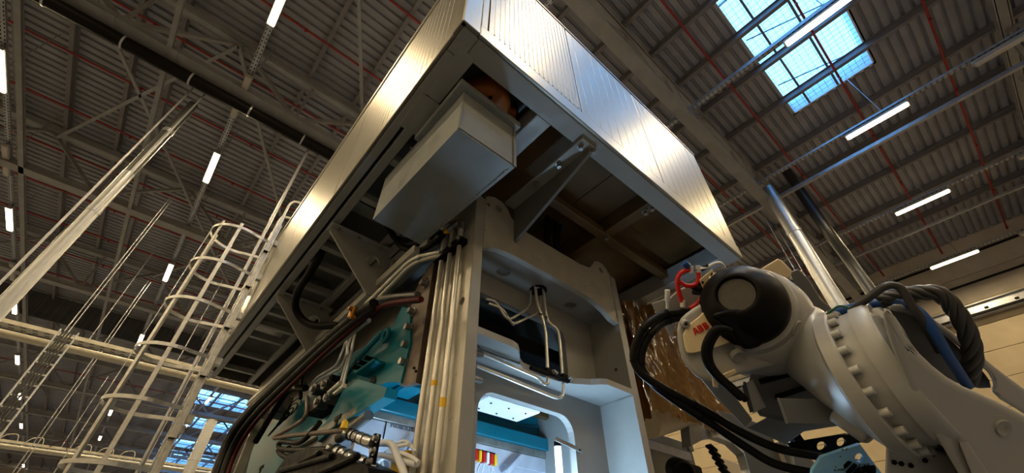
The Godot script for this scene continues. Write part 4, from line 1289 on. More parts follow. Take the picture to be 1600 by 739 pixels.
	for q in [[857, 581], [882, 590]]:
		var c := on_z(q[0], q[1], -2.39)
		obj("clamp_block", S().box(c, Vector3(0.075, 0.06, 0.05), Basis(), 0.008), M.black_part, r)
		obj("bolt", S().hex_bolt(c + Vector3(0.03, 0, 0.03), Vector3.BACK, 0.014, 0.025), M.bolt, r)
		obj("bolt", S().hex_bolt(c + Vector3(0.06, -0.005, 0.02), Vector3.BACK, 0.014, 0.03), M.bolt, r)
	for q in [[747, 552, "upper"], [745, 592, "lower"]]:
		var c := on_z(q[0], q[1], -2.38)
		var n := thing("pipe_fitting", "small steel pipe union beside the left upright, %s one" % q[2], "fitting", c)
		obj("nut", S().cyl(Vector3(-0.03, 0, 0), Vector3(0.03, 0, 0), 0.026, 6), M.bolt, n)
		obj("nut", S().cyl(Vector3(0.03, 0, 0), Vector3(0.045, 0, 0), 0.02, 10), M.bolt, n)


func die_zone() -> void:
	var t := thing("upper_die", "white lit upper die block under the teal platen", "die")
	obj("block", S().span(Vector3(1.34, 2.60, -4.6), Vector3(3.50, 2.733, -3.42), 0.004), M.die_white, t)
	var low := [Vector2(1.36, 2.60), Vector2(1.36, 2.45), Vector2(1.46, 2.43), Vector2(1.52, 2.47), Vector2(1.62, 2.50), Vector2(1.7, 2.47), Vector2(1.74, 2.40), Vector2(1.82, 2.38), Vector2(1.9, 2.41), Vector2(1.93, 2.48), Vector2(2.05, 2.5), Vector2(2.2, 2.3), Vector2(3.4, 2.3), Vector2(3.48, 2.60)]
	obj("lower_edge", S().prism(low, Transform3D(Basis(), Vector3(0, 0, -3.5)), 0.07), M.die_white, t)
	var px := on_z(604, 655, -3.42).x
	obj("parting_line", S().span(Vector3(px, 2.60, -3.43), Vector3(px + 0.007, 2.735, -3.412)), M.black_part, t)
	var tm := TextMesh.new()
	tm.text = "FOOMOLDIKT"
	var f := SystemFont.new()
	f.font_names = PackedStringArray(["Droid Serif"])
	tm.font = f
	tm.font_size = 32
	tm.pixel_size = 0.00125
	tm.depth = 0.008
	var lt := obj("stamped_lettering", tm, shade("die_white", 0.62), t)
	lt.position = on_z(633, 669, -3.416)
	obj("inner_block", S().span(Vector3(1.5, 1.6, -4.6), Vector3(3.4, 2.3, -3.9)), M.die_steel, t)
	for q in [[[655, 680], [618, 739]], [[815, 712], [790, 739]]]:
		obj("slanted_bar", S().bar(on_z(q[0][0], q[0][1], -3.35), on_z(q[1][0], q[1][1], -3.35), 0.05, 0.05, Vector3.BACK, 0.006), M.die_white, t)
	# work lamps inside the press
	var lp := thing("work_lamp", "flat white lamp panel with screws under the ram inside the window", "lamp", Vector3(2.42, 2.9, -2.9))
	obj("lamp_cover", S().box(Vector3.ZERO, Vector3(0.62, 0.05, 0.33), Basis(), 0.012), M.white_plastic, lp)
	obj("lamp_bracket", S().box(Vector3(0, 0.06, 0.1), Vector3(0.6, 0.05, 0.08), Basis(), 0.006), M.die_steel, lp)
	for q in [Vector3(-0.2, -0.028, 0.08), Vector3(0.0, -0.028, 0.08), Vector3(0.2, -0.028, 0.08), Vector3(-0.2, -0.028, -0.09), Vector3(0, -0.028, -0.09), Vector3(0.2, -0.028, -0.09)]:
		obj("screw", S().cyl(q, q - Vector3(0, 0.006, 0), 0.008, 8), M.black_part, lp)
	var tb := thing("tube_lamp", "upright white tube lamp with black cap at the right of the press window", "lamp", Vector3(0, 0, 0))
	var a := on_z(871, 690, -2.72)
	obj("tube", S().cyl(Vector3(a.x, 1.5, a.z), Vector3(a.x, a.y - 0.04, a.z), 0.03, 16), M.work_lamp, tb)
	obj("cap", S().cyl(Vector3(a.x, a.y - 0.04, a.z), Vector3(a.x, a.y, a.z), 0.031, 16), M.black_part, tb)
	obj("holder", S().bar(on_z(868, 685, -2.58), on_z(911, 705, -2.58), 0.008, 0.035, Vector3.UP, 0.002), M.die_steel, tb)
	var hs := on_z(906, 703, -2.575)
	obj("bolt", S().hex_bolt(hs, Vector3.BACK, 0.006, 0.01), M.black_part, tb)
	# tube lamp's light, and an unseen source lighting the left die
	for q in [[Vector3(a.x - 0.05, 2.1, -2.66), 0.5], [Vector3(1.75, 1.9, -3.0), 0.35]]:
		var o := OmniLight3D.new()
		o.name = "press_inner_light"
		o.light_color = Color(0.72, 0.88, 1.0)
		o.light_energy = q[1]
		o.light_size = 0.12
		o.omni_range = 12.0
		o.omni_attenuation = 2.0
		o.shadow_enabled = true
		o.position = q[0]
		add_child(o)
	var lt2 := thing("tube_lamp", "unseen upright white tube lamp, out of view, placed to light the right upright", "lamp", Vector3(1.66, 0, -2.52))  # unseen lamp, placed to light the inner right plate and shelf
	obj("tube", S().cyl(Vector3(0, 0.6, 0), Vector3(0, 1.5, 0), 0.03, 16), M.work_lamp, lt2)
	obj("cap", S().cyl(Vector3(0, 1.5, 0), Vector3(0, 1.54, 0), 0.031, 16), M.black_part, lt2)
	var sp := SpotLight3D.new()  # beam of the unseen tube, aimed at the right plate
	sp.name = "press_inner_light"
	sp.light_color = Color(0.68, 0.85, 1.0)
	sp.light_energy = 1.5
	sp.light_size = 0.1
	sp.spot_range = 10.0
	sp.spot_attenuation = 2.0
	sp.spot_angle = 38.0
	sp.spot_angle_attenuation = 0.6
	sp.shadow_enabled = true
	add_child(sp)
	sp.look_at_from_position(Vector3(1.72, 1.4, -2.48), Vector3(3.43, 2.3, -2.46))
	# coloured valve plugs and white tubes in the window
	var v := thing("valve_block", "row of red and yellow valve plugs low inside the press window", "valve block")
	for i in 6:
		var c := on_z(743 + i * 6, 711 + i * 1.6, -3.2)
		obj("plug", S().box(c, Vector3(0.032, 0.09, 0.05), Basis(), 0.006), [M.red, M.yellow, M.red, M.white_plastic, M.red, M.yellow][i], v)
	obj("rail", S().bar(on_z(738, 703, -3.24), on_z(772, 711, -3.24), 0.04, 0.03), M.black_part, v)
	for i in 7:
		var c := on_z(741 + i * 5, 722 + i * 1.2, -3.18)
		var w := thing("air_tube", "thin white air tube hanging below the red and yellow valve plugs, %s from the left" % ["first", "second", "third", "fourth", "fifth", "sixth", "seventh"][i], "tube", Vector3.ZERO, "white air tubes below the valve plugs")
		obj("tube", S().tube(curve([c, c + Vector3(rng.randf_range(-0.05, 0.05), -0.08, 0.02), c + Vector3(rng.randf_range(-0.12, 0.12), -0.3, 0.03)], 5), 0.007, 6), M.white_plastic, w)
	# white pipes left of the upright
	var k := 0
	for q in [[[593, 692], [612, 694], [622, 715], [640, 760]], [[640, 694], [612, 700], [640, 712], [655, 722]], [[590, 712], [600, 712], [640, 722], [652, 724]], [[588, 755], [590, 722], [600, 712], [608, 706]], [[650, 706], [636, 690], [622, 692], [610, 704]], [[597, 715], [600, 735], [606, 760]]]:
		var w := thing("white_pipe", "thin white bent pipe in the die zone left of the upright, %s" % ["topmost thick one", "curling one", "straight crossing one", "lowest left one", "arched small one", "thin drooping one"][k], "pipe", Vector3.ZERO)
		var pts := []
		for p in q:
			pts.append(on_x(p[0], p[1], 1.36 + 0.02 * k))
		obj("pipe", S().tube(curve(pts, 6), [0.024, 0.012, 0.022, 0.022, 0.012, 0.009][k], 10), M.white_plastic, w)
		k += 1
	var yb := thing("yellow_block", "yellow block half hidden low behind the left upright", "block", on_x(635, 735, 1.5))
	obj("block", S().box(Vector3.ZERO, Vector3(0.15, 0.2, 0.2), Basis(), 0.01), M.yellow, yb)
	# die side: dark guide bars and couplings
	k = 0
	for q in [[[540, 675], [583, 692], 0.036], [[515, 699], [572, 724], 0.04]]:
		var s := on_x(q[0][0], q[0][1], 1.2)
		var e := on_x(q[1][0], q[1][1], 1.26)
		var c := thing("hose_coupling", "silver hose coupling of stacked collars left of the die, %s" % ["upper one with a yellow cap", "lower one"][k], "coupling")
		var d := (e - s)
		var l := d.length()
		obj("collars", S().lathe(s, d, [Vector2(0, 0), Vector2(0, q[2] * 0.7), Vector2(l * 0.18, q[2] * 0.7), Vector2(l * 0.2, q[2]), Vector2(l * 0.42, q[2]), Vector2(l * 0.44, q[2] * 0.75), Vector2(l * 0.52, q[2] * 0.75), Vector2(l * 0.54, q[2] * 1.1), Vector2(l * 0.95, q[2] * 1.1), Vector2(l, q[2] * 0.9), Vector2(l, 0)], 20), M.chrome, c)
		for w in [0.2, 0.36, 0.55, 0.75]:
			obj("dark_band", S().cyl(s + d * w, s + d * (w + 0.03), q[2] * 1.13, 20), M.black_part, c)
		if k == 0:
			obj("yellow_cap", S().lathe(s + Vector3(-0.02, 0.05, 0), Vector3.UP, [Vector2(-0.03, 0), Vector2(-0.03, 0.028), Vector2(0.02, 0.022), Vector2(0.04, 0)], 12), M.yellow, c)
		k += 1
	var pl := thing("coupling_plate", "dark upright plate that holds the silver hose couplings", "plate")
	obj("plate", S().bar(on_x(590, 678, 1.27), on_x(574, 760, 1.27), 0.03, 0.05, Vector3.LEFT, 0.005), M.black_part, pl)
	for q in [[590, 685], [585, 705], [580, 722]]:
		obj("bolt", S().hex_bolt(on_x(q[0], q[1], 1.24), Vector3.LEFT, 0.018, 0.03), M.bolt, pl)
	obj("white_edge", S().bar(on_x(583, 728, 1.25), on_x(578, 775, 1.25), 0.03, 0.03, Vector3.LEFT), M.white_plastic, pl)
	var gb := thing("guide_bar", "grey round guide bar slanting above the silver couplings", "bar")
	obj("bar", S().cyl(on_x(577, 648, 1.32), on_x(530, 685, 1.30), 0.04, 14), shade("die_steel", 0.8), gb)
	var dk := thing("black_cover", "large black moulded cover at the bottom left of the press", "cover")
	var blk := []
	for q in [[430, 739], [448, 712], [480, 698], [515, 705], [545, 715], [575, 730], [580, 760], [560, 800], [430, 800]]:
		var p := on_x(q[0], q[1], 1.16)
		blk.append(Vector2(p.z, p.y))
	obj("cover", S().prism(blk, Transform3D(Basis(Vector3.BACK, Vector3.UP, Vector3.RIGHT), Vector3(1.16, 0, 0)), 0.2), M.black_part, dk)
	for q in [[[440, 735], [520, 712]], [[500, 739], [560, 712]], [[470, 722], [500, 708]]]:
		obj("raised_rib", S().bar(on_x(q[0][0], q[0][1], 1.15), on_x(q[1][0], q[1][1], 1.15), 0.04, 0.05, Vector3.LEFT, 0.012), M.black_part, dk)


func side_hoses() -> void:
	# heavy bundle of hoses along the side
	var path := [[655, 462], [610, 466], [585, 474], [553, 496], [500, 541], [440, 596], [400, 634], [372, 668], [352, 705], [335, 755]]
	var k := 0
	for q in [[0, 0, 0.045, "rubber", "thickest black one on top"], [5, 7, 0.038, "rubber", "black one below the thickest"], [9, 14, 0.022, "maroon", "dark red one"], [2, 15, 0.026, "rubber", "lowest thin black one"], [-4, -3, 0.028, "hose_grey", "uppermost dark grey one"]]:
		var t := thing("hydraulic_hose", "long hose sloping down along the left side of the press, %s" % q[4], "hose", Vector3.ZERO, "hose bundle along the press side")
		var pts := []
		for i in range(2 if q[2] > 0.035 else 0, path.size()):
			pts.append(on_x(path[i][0] + q[0] * (0.4 + i * 0.1), path[i][1] + q[1] * (0.4 + i * 0.1), 1.12 + 0.02 * k - 0.015 * i))
		obj("hose", S().tube(curve(pts, 5), q[2], 12), M[q[3]], t)
		k += 1
	var l := thing("cable_duct_pipe", "straight pale steel tube under the black hose bundle", "pipe")
	obj("pipe", S().cyl(on_x(577, 500, 1.2), on_x(385, 650, 1.12), 0.022, 10), M.frame_steel, l)
	var b := thing("hose_clamp", "brass hose clamp block on the hose bundle", "clamp", on_x(556, 490, 1.06))
	obj("block", S().box(Vector3.ZERO, Vector3(0.1, 0.11, 0.1), Basis(Vector3.RIGHT, 0.4), 0.012), M.brass, b)
	obj("bolt", S().hex_bolt(Vector3(-0.05, 0.02, 0.02), Vector3.LEFT, 0.018, 0.03), M.brass, b)
	# black hose loop that hangs from the underside through the brackets
	var h := thing("conduit_hose", "thick black conduit hose looping from the enclosure's underside past two brackets", "hose")
	var pts := []
	for q in [[505, 385, 4.75], [497, 405, 4.55], [482, 430, 4.45], [466, 455, 4.4], [462, 480, 4.32], [474, 500, 4.2], [495, 509, 4.1], [530, 507, 4.05]]:
		pts.append(on_y(q[0], q[1], q[2]))
	obj("hose", S().tube(curve(pts, 6), 0.045, 12), M.rubber, h)
	# pipes bundle beside the hydraulic block
	k = 0
	for q in [[[551, 518], [536, 573], [497, 594], [489, 603]], [[546, 520], [528, 570], [492, 592], [486, 606]], [[541, 525], [545, 560], [530, 606]], [[556, 516], [548, 556], [536, 604]]]:
		var t := thing("feed_pipe", "thin steel feed pipe rising from the dark valve block, %s" % ["second of four", "leftmost of four", "third of four", "rightmost of four"][k], "pipe", Vector3.ZERO, "feed pipes on the valve block")
		var pp := []
		for p in q:
			pp.append(on_x(p[0], p[1], 1.3))
		obj("pipe", S().tube(bent(pp, 0.12), 0.014, 8), M.white_plastic, t)
		k += 1
	var vb := thing("hydraulic_valve", "dark hydraulic valve block on the teal casting's side", "valve", Vector3.ZERO)
	var c := on_x(512, 620, 1.3)
	obj("block", S().box(c, Vector3(0.18, 0.3, 0.4), Basis(), 0.02), M.black_part, vb)
	for q in [[503, 612, 0.05], [520, 605, 0.045], [510, 632, 0.05], [525, 625, 0.04]]:
		var p := on_x(q[0], q[1], 1.2)
		obj("solenoid", S().cyl(p, p + Vector3(-0.09, 0, 0.02), q[2], 14), M.hose_grey, vb)
		obj("plug", S().cyl(p + Vector3(-0.09, 0, 0.02), p + Vector3(-0.11, 0, 0.02), q[2] * 0.5, 10), M.bolt, vb)
	for q in [[515, 613], [521, 618]]:
		var p := on_x(q[0], q[1], 1.17)
		obj("rod", S().cyl(p, p + Vector3(0.0, 0.02, 0.22), 0.02, 10), M.pipe_steel, vb)
	var jb := thing("junction_box", "dark grey junction box hanging left of the curly cable", "box")
	obj("box", S().box(on_x(440, 636, 1.3), Vector3(0.15, 0.22, 0.32), Basis(), 0.02), M.motor_grey, jb)
	obj("lid", S().box(on_x(440, 636, 1.3) + Vector3(-0.08, 0, 0), Vector3(0.02, 0.18, 0.28), Basis(), 0.01), M.black_part, jb)
	# curly cable
	var cc := thing("coiled_cable", "black curly cable on the pale side of the teal casting", "cable")
	var coil := []
	var a := on_x(462, 632, 1.34)
	var e := on_x(428, 672, 1.34)
	for i in 81:
		var tt := i / 80.0
		var o := a.lerp(e, tt)
		coil.append(o + Vector3(cos(tt * TAU * 5.0) * 0.03, sin(tt * TAU * 5.0 + tt * 2.0) * 0.08, cos(tt * TAU * 5.0) * 0.1))
	obj("cable", S().tube(coil, 0.007, 6), M.rubber, cc)
	# smaller hoses
	k = 0
	for q in [[[[480, 620], [478, 650], [455, 668], [428, 684], [460, 680], [540, 672]], 0.02, "brown bent one to the yellow capped coupling", "rail_brown"], [[[500, 660], [470, 690], [440, 690], [442, 702], [520, 702]], 0.024, "black one to the lower coupling", "rubber"], [[[486, 560], [472, 590], [470, 622]], 0.02, "black one dropping to the valve block", "rubber"], [[[452, 700], [436, 704], [448, 714], [480, 716]], 0.024, "short black one above the black cover", "rubber"], [[[400, 690], [430, 640], [452, 610], [478, 606]], 0.035, "thick black one behind the curly cable", "rubber"]]:
		var t := thing("small_hose", "slim hose at the left of the press, %s" % q[2], "hose")
		var pp := []
		for p in q[0]:
			pp.append(on_x(p[0], p[1], 1.2))
		obj("hose", S().tube(curve(pp, 6), q[1], 10), M[q[3]], t)
		k += 1
	var fr := thing("rusty_post", "pale rusty flat post below the hose bundle at the left", "post")
	obj("post", S().bar(on_x(406, 655, 1.2), on_x(370, 745, 1.15), 0.06, 0.1, Vector3.LEFT, 0.006), M.frame_steel, fr)
	obj("foot_bar", S().bar(on_x(345, 732, 1.1), on_x(372, 731, 1.15), 0.03, 0.06, Vector3.UP, 0.004), M.rail_brown, fr)


func right_background() -> void:
	# crumpled amber film hanging right of the press
	var t := thing("amber_film", "crumpled amber plastic film hanging between press and robot", "plastic film")
	var film := func(top: Array, bottom: Array, amp: float) -> Shape:
		var nx := 90
		var ny := 30
		var f := FastNoiseLite.new()
		f.seed = 5
		f.frequency = 1.0
		var grid := []
		for j in ny + 1:
			var row := []
			for i in nx + 1:
				var u := float(i) / nx
				var w := float(j) / ny
				var p: Vector3 = top[0].lerp(top[1], u).lerp(bottom[0].lerp(bottom[1], u), w)
				p.z += amp * (f.get_noise_2d(p.x * 3.0, p.y * 0.4) + 0.4 * f.get_noise_2d(p.x * 9.0 + 40.0, p.y * 1.1) + 0.14 * f.get_noise_2d(p.x * 24.0 + 9.0, p.y * 3.0))
				if j == ny:
					p.y += 0.07 * f.get_noise_1d(p.x * 7.0)
				row.append(p)
			grid.append(row)
		var s := S()
		var nrm := func(i: int, j: int) -> Vector3:
			var a: Vector3 = grid[j][mini(i + 1, nx)] - grid[j][maxi(i - 1, 0)]
			var b: Vector3 = grid[mini(j + 1, ny)][i] - grid[maxi(j - 1, 0)][i]
			var q := a.cross(b).normalized()
			return q if q.z > 0.0 else -q
		for j in ny:
			for i in nx:
				s.tri(grid[j][i], grid[j][i + 1], grid[j + 1][i + 1], nrm.call(i, j), nrm.call(i + 1, j), nrm.call(i + 1, j + 1))
				s.tri(grid[j][i], grid[j + 1][i + 1], grid[j + 1][i], nrm.call(i, j), nrm.call(i + 1, j + 1), nrm.call(i, j + 1))
		return s
	obj("front_sheet", film.call([on_z(972, 468, -2.25), on_z(1075, 488, -2.25)], [on_z(1012, 632, -2.25), on_z(1175, 692, -2.25)], 0.12), M.amber_film, t)
	obj("rear_sheet", film.call([on_z(960, 470, -2.5), on_z(1010, 480, -2.5)], [on_z(1004, 655, -2.5), on_z(1020, 655, -2.5)], 0.06), M.amber_film, t)
	# machine parts behind the film
	var d := thing("cream_drum", "cream painted horizontal drum low behind the amber film", "drum")
	obj("drum", S().cyl(on_z(1012, 662, -2.7), on_z(1090, 640, -2.7), 0.16, 24), M.robot_label, d)
	var c := thing("machine_pedestal", "blue grey machine column with a large round cutout right of the press", "column")
	var poly := []
	for q in [[1062, 655], [1100, 640], [1165, 690], [1190, 780], [1158, 780], [1158, 735], [1150, 712], [1132, 695], [1108, 686], [1085, 690], [1066, 700]]:
		var p := on_z(q[0], q[1], -2.75)
		poly.append(Vector2(p.x, p.y))
	obj("plate", S().prism(poly, Transform3D(Basis(), Vector3(0, 0, -2.75)), 0.12), M.frame_grey, c)
	var knob := on_z(1112, 672, -2.6)
	obj("boss", S().lathe(knob, Vector3.BACK, [Vector2(0, 0.07), Vector2(0.06, 0.07), Vector2(0.08, 0.04), Vector2(0.14, 0.04), Vector2(0.14, 0)], 18), M.robot_label, c)
	var cab := thing("grey_cabinet", "pale grey steel cabinet right behind the press upright", "cabinet")
	var a := on_z(1015, 672, -3.0)
	var b := on_z(1082, 706, -3.0)
	obj("body", S().span(Vector3(a.x - 0.3, 0.0, -3.6), Vector3(b.x, a.y, -3.0), 0.01), M.tank_grey, cab)
	obj("door_edge", S().span(Vector3(b.x - 0.12, b.y, -3.0), Vector3(b.x, a.y + 0.1, -2.97), 0.004), M.die_steel, cab)
	obj("base_strip", S().span(Vector3(a.x - 0.2, b.y - 0.13, -3.3), Vector3(b.x - 0.1, b.y - 0.03, -2.98), 0.004), M.die_white, cab)
	var m := thing("black_motor", "black round motor low between press and robot", "motor")
	var mc := on_z(1068, 738, -2.5)
	obj("housing", S().lathe(mc, Vector3(-0.6, -0.35, 0.7), [Vector2(-0.2, 0.0), Vector2(-0.2, 0.12), Vector2(0.0, 0.12), Vector2(0.02, 0.105), Vector2(0.02, 0.085), Vector2(-0.02, 0.08), Vector2(-0.02, 0.0)], 28), M.black_part, m)
	obj("body", S().box(mc + Vector3(0.25, 0.02, -0.1), Vector3(0.36, 0.2, 0.2), Basis(), 0.02), M.black_part, m)
	var ch := thing("cable_chain", "black cable drag chain low between press and robot", "cable chain")
	for i in 7:
		obj("link", S().box(on_z(1112 + i * 5, 700 + i * 9, -2.45), Vector3(0.14, 0.03, 0.08), Basis(Vector3.BACK, -0.3), 0.006), M.black_part, ch)
	var pn := thing("beige_panel", "beige panel seen through the round cutout of the column", "panel")
	obj("panel", S().span(on_z(1120, 712, -3.4) + Vector3(0, 0, -0.03), on_z(1190, 790, -3.4), 0.01), M.wall_panel, pn)


# corner cutting, so that an outline runs round instead of kinking
func eased(p: Array, times := 1) -> Array:
	for t in times:
		var out := []
		for i in p.size():
			var a: Vector2 = p[i]
			var b: Vector2 = p[(i + 1) % p.size()]
			out.append(a.lerp(b, 0.25))
			out.append(a.lerp(b, 0.75))
		p = out
	return p


# a casting: outline in the plane that stands at depth d, thickness away from the viewer, front edge rounded by bev
func casting(px: Array, d: float, thick: float, bev: float, smooth := 1, tilt := Vector2.ZERO) -> Shape:
	var poly := []
	for q in px:
		poly.append(Vector2(q[0], q[1]))
	poly = eased(poly, smooth)
	if Geometry2D.is_polygon_clockwise(PackedVector2Array(poly)):
		poly.reverse()
	var c := Vector2.ZERO
	for p in poly:
		c += p
	c /= poly.size()
	var k: int = poly.size()
	var inward := []
	for i in k:
		var e: Vector2 = (poly[(i + 1) % k] - poly[(i + k - 1) % k]).normalized()
		inward.append(Vector2(-e.y, e.x))
	var away := ray(c.x, c.y)
	var loops := []
	var steps := 4 if bev > 0.004 else 1
	for s in steps + 1:
		var a := PI * 0.5 * s / steps
		var ins := bev * (1.0 - sin(a)) * FOCAL / d
		var dep := bev * (1.0 - cos(a))
		var l := []
		for i in k:
			var p: Vector2 = poly[i] + inward[i] * ins
			var dd := d + tilt.x * (p.x - c.x) + tilt.y * (p.y - c.y)
			l.append(at_depth(p.x, p.y, dd) + away * dep)
		loops.append(l)
	var back := []
	for p in loops[steps]:
		back.append(p + away * (thick - bev))
	loops.append(back)
	var sh := S()
	sh.loft(loops, false, smooth == 0)
	var idb := Geometry2D.triangulate_polygon(PackedVector2Array(poly))
	var idx := idb
	for i in range(0, idx.size(), 3):
		sh.flat(loops[0][idx[i]], loops[0][idx[i + 1]], loops[0][idx[i + 2]], -cam_ahead)
	for i in range(0, idb.size(), 3):
		sh.flat(back[idb[i]], back[idb[i + 1]], back[idb[i + 2]], cam_ahead)
	return sh


func boss(p: Vector3, dir: Vector3, r: float, parent: Node) -> void:
	var b := obj("bolt_boss", S().lathe(p, dir, [Vector2(-0.01, r), Vector2(0.012, r), Vector2(0.016, r * 0.85), Vector2(0.016, r * 0.45), Vector2(0.004, r * 0.42), Vector2(0.004, 0)], 20), M.robot_paint, parent)
	var s := MeshInstance3D.new()
	s.mesh = S().cyl(p + dir * 0.005, p + dir * 0.008, r * 0.38, 6).mesh()
	s.material_override = M.black_part
	s.name = "socket"
	b.add_child(s, true)


func build_robot() -> void:
	var fwd := cam_ahead.normalized()
	var R := cam_right.normalized()
	var D := cam_down.normalized()
	var t := thing("industrial_robot", "large warm grey industrial robot arm with black motor cap reaching in from the right", "robot")
	# elbow: black motor cap on a round housing
	var base := at_depth(1163, 480, 1.62)
	var face := at_depth(1146, 452, 1.50)
	var ax := (face - base).normalized()
	var cap := obj("motor_cap", S().lathe(base, ax, [Vector2(-0.03, 0.154), Vector2(0.03, 0.157), Vector2(0.05, 0.154), Vector2(0.058, 0.149), Vector2(0.09, 0.138), Vector2(0.118, 0.116), Vector2(0.135, 0.096), Vector2(0.144, 0.084), Vector2(0.147, 0.077), Vector2(0.146, 0.07), Vector2(0.139, 0.066), Vector2(0.13, 0.065), Vector2(0.13, 0.0)], 56, 0.75), M.cap_black, t, "black rounded motor cap")
	var disc := obj("cap_disc", S().lathe(base, ax, [Vector2(0.128, 0.0645), Vector2(0.134, 0.063), Vector2(0.134, 0.0)], 48), M.cap_face, cap)
	disc.set_meta("label", "dusty brown round cap disc")
	obj("cap_skirt", casting([[1104, 492], [1140, 516], [1150, 535], [1166, 548], [1192, 540], [1215, 512], [1200, 490], [1150, 480]], 1.49, 0.12, 0.02, 1), M.cap_black, cap)
	obj("cap_screw", S().hex_bolt(at_depth(1179, 511, 1.487), -fwd, 0.006, 0.008), M.bolt, cap)
	var prof := [Vector2(0.006, 0.0), Vector2(0.006, 0.160), Vector2(0.0, 0.172), Vector2(-0.03, 0.178), Vector2(-0.036, 0.188), Vector2(-0.09, 0.208), Vector2(-0.15, 0.222), Vector2(-0.21, 0.22), Vector2(-0.235, 0.195), Vector2(-0.25, 0.0)]
	prof.reverse()
	obj("elbow_housing", S().lathe(base, ax, prof, 56, 0.7), M.robot_paint, t)
	for q in [[1266, 472], [1247, 433], [1244, 514], [1194, 548]]:
		# where the sight line meets the housing's round side
		var p := base
		for i in 200:
			p = at_depth(q[0], q[1], 1.35 + i * 0.004)
			var along := (p - base).dot(ax)
			if along < -0.04 and along > -0.24 and (p - base - ax * along).length() < 0.208:
				break
		var out := (p - base - ax * (p - base).dot(ax)).normalized()
		obj("pocket_rim", S().lathe(p, (out + ax * 0.3).normalized(), [Vector2(-0.02, 0.034), Vector2(0.006, 0.034), Vector2(0.01, 0.029), Vector2(0.006, 0.024), Vector2(-0.016, 0.018), Vector2(-0.018, 0.0)], 22), M.robot_paint, t)
	# forearm housing with lettering
	obj("forearm_housing", casting([[1056, 520], [1060, 500], [1074, 486], [1106, 467], [1126, 462], [1160, 490], [1215, 535], [1292, 538], [1302, 556], [1240, 563], [1190, 576], [1150, 586], [1120, 597], [1092, 593], [1074, 574], [1062, 556]], 1.575, 0.24, 0.018, 1, Vector2(0, -0.0011)), M.robot_paint, t)
	obj("name_plate", casting([[1066, 515], [1100, 488], [1112, 470], [1124, 476], [1140, 500], [1156, 530], [1110, 546], [1076, 554], [1070, 546]], 1.584, 0.014, 0.004, 1, Vector2(0, -0.0011)), M.robot_label, t, "cream raised name plate")
	var tm := TextMesh.new()
	tm.text = "ABB"
	var f := SystemFont.new()
	f.font_names = PackedStringArray(["Droid Sans"])
	f.font_weight = 800
	tm.font = f
	tm.font_size = 48
	tm.pixel_size = 0.00074
	tm.depth = 0.003
	var lt := obj("lettering", tm, M.red, t, "red lettering")
	var tx := (R * 0.92 - D * 0.40 + fwd * 0.176).normalized()
	var ty := (-D * 0.92 - R * 0.40 + fwd * 0.40).normalized()
	lt.transform = Transform3D(Basis(tx, ty, tx.cross(ty)).orthonormalized(), at_depth(1095, 513, 1.581))
	boss(at_depth(1070, 505, 1.595), -fwd, 0.016, t)
	boss(at_depth(1208, 516, 1.575), (-fwd + D * 0.3).normalized(), 0.02, t)
	boss(at_depth(1272, 508, 1.56), (-fwd + D * 0.3).normalized(), 0.022, t)
	for q in [[1155, 556], [1205, 545]]:
		obj("pocket", S().lathe(at_depth(q[0], q[1], 1.53), (-fwd + D * 0.5).normalized(), [Vector2(-0.01, 0.03), Vector2(0.008, 0.026), Vector2(0.008, 0.02), Vector2(-0.006, 0.0)], 16), shade("robot_paint", 0.9), t)  # slightly darkened paint stands in for shade in the pocket
	obj("cable_bracket", casting([[1112, 588], [1122, 578], [1124, 586], [1148, 576], [1152, 582], [1140, 590], [1124, 596], [1122, 606], [1114, 604]], 1.49, 0.05, 0.004, 0), M.robot_label, t)
	obj("rear_cover", casting([[1190, 419], [1215, 404], [1222, 407], [1240, 426], [1226, 440], [1200, 440]], 1.74, 0.16, 0.008, 0), M.robot_label, t)
	obj("rear_bracket", casting([[1234, 425], [1247, 420], [1262, 434], [1284, 468], [1300, 482], [1284, 490], [1262, 470], [1240, 440]], 1.74, 0.1, 0.008, 0), M.motor_grey, t)
	# neck between elbow and shoulder joint
	var cl := at_depth(1344, 597, 1.42)
	var look := (cl - eye).normalized()
	var rl := (R - look * R.dot(look)).normalized()
	var dl := look.cross(rl).normalized()
	if dl.dot(D) < 0.0:
		dl = -dl
	var axis := ((rl * 0.95 - dl * 0.31).normalized() * 0.975 - look * 0.22).normalized()
	var side := D - axis * D.dot(axis)
	side = side.normalized()
	var rings := []
	var e0 := at_depth(1228, 512, 1.74)
	var dir0 := (cl - e0).normalized()
	for q in [[0.0, 0.13], [0.35, 0.15], [0.62, 0.175], [0.82, 0.205], [1.0, 0.232]]:
		var c := e0.lerp(cl, q[0])
		var d := dir0.lerp(axis, q[0]).normalized()
		var u := (side - d * side.dot(d)).normalized()
		var v := d.cross(u)
		var ring := []
		for i in 40:
			ring.append(c + (u * cos(TAU * i / 40.0) + v * sin(TAU * i / 40.0)) * q[1])
		rings.append(ring)
	obj("arm_neck", S().loft(rings), M.robot_paint, t)
	var jf := obj("joint_flange", S().lathe(cl, axis, [Vector2(-0.01, 0.0), Vector2(-0.01, 0.224), Vector2(0.0, 0.238), Vector2(0.04, 0.241), Vector2(0.046, 0.236), Vector2(0.046, 0.214), Vector2(0.105, 0.216), Vector2(0.107, 0.228), Vector2(0.15, 0.23), Vector2(0.165, 0.22), Vector2(0.165, 0.0)], 64, 0.75), M.robot_paint, t)
	var v2 := axis.cross(side)
	for i in 22:
		var a := TAU * i / 22.0 + 0.1
		var p := cl + (side * cos(a) + v2 * sin(a)) * 0.226 + axis * 0.045
		obj("flange_bolt", S().cyl(p, p + axis * 0.026, 0.0125, 12), shade("robot_paint", 1.1), jf)
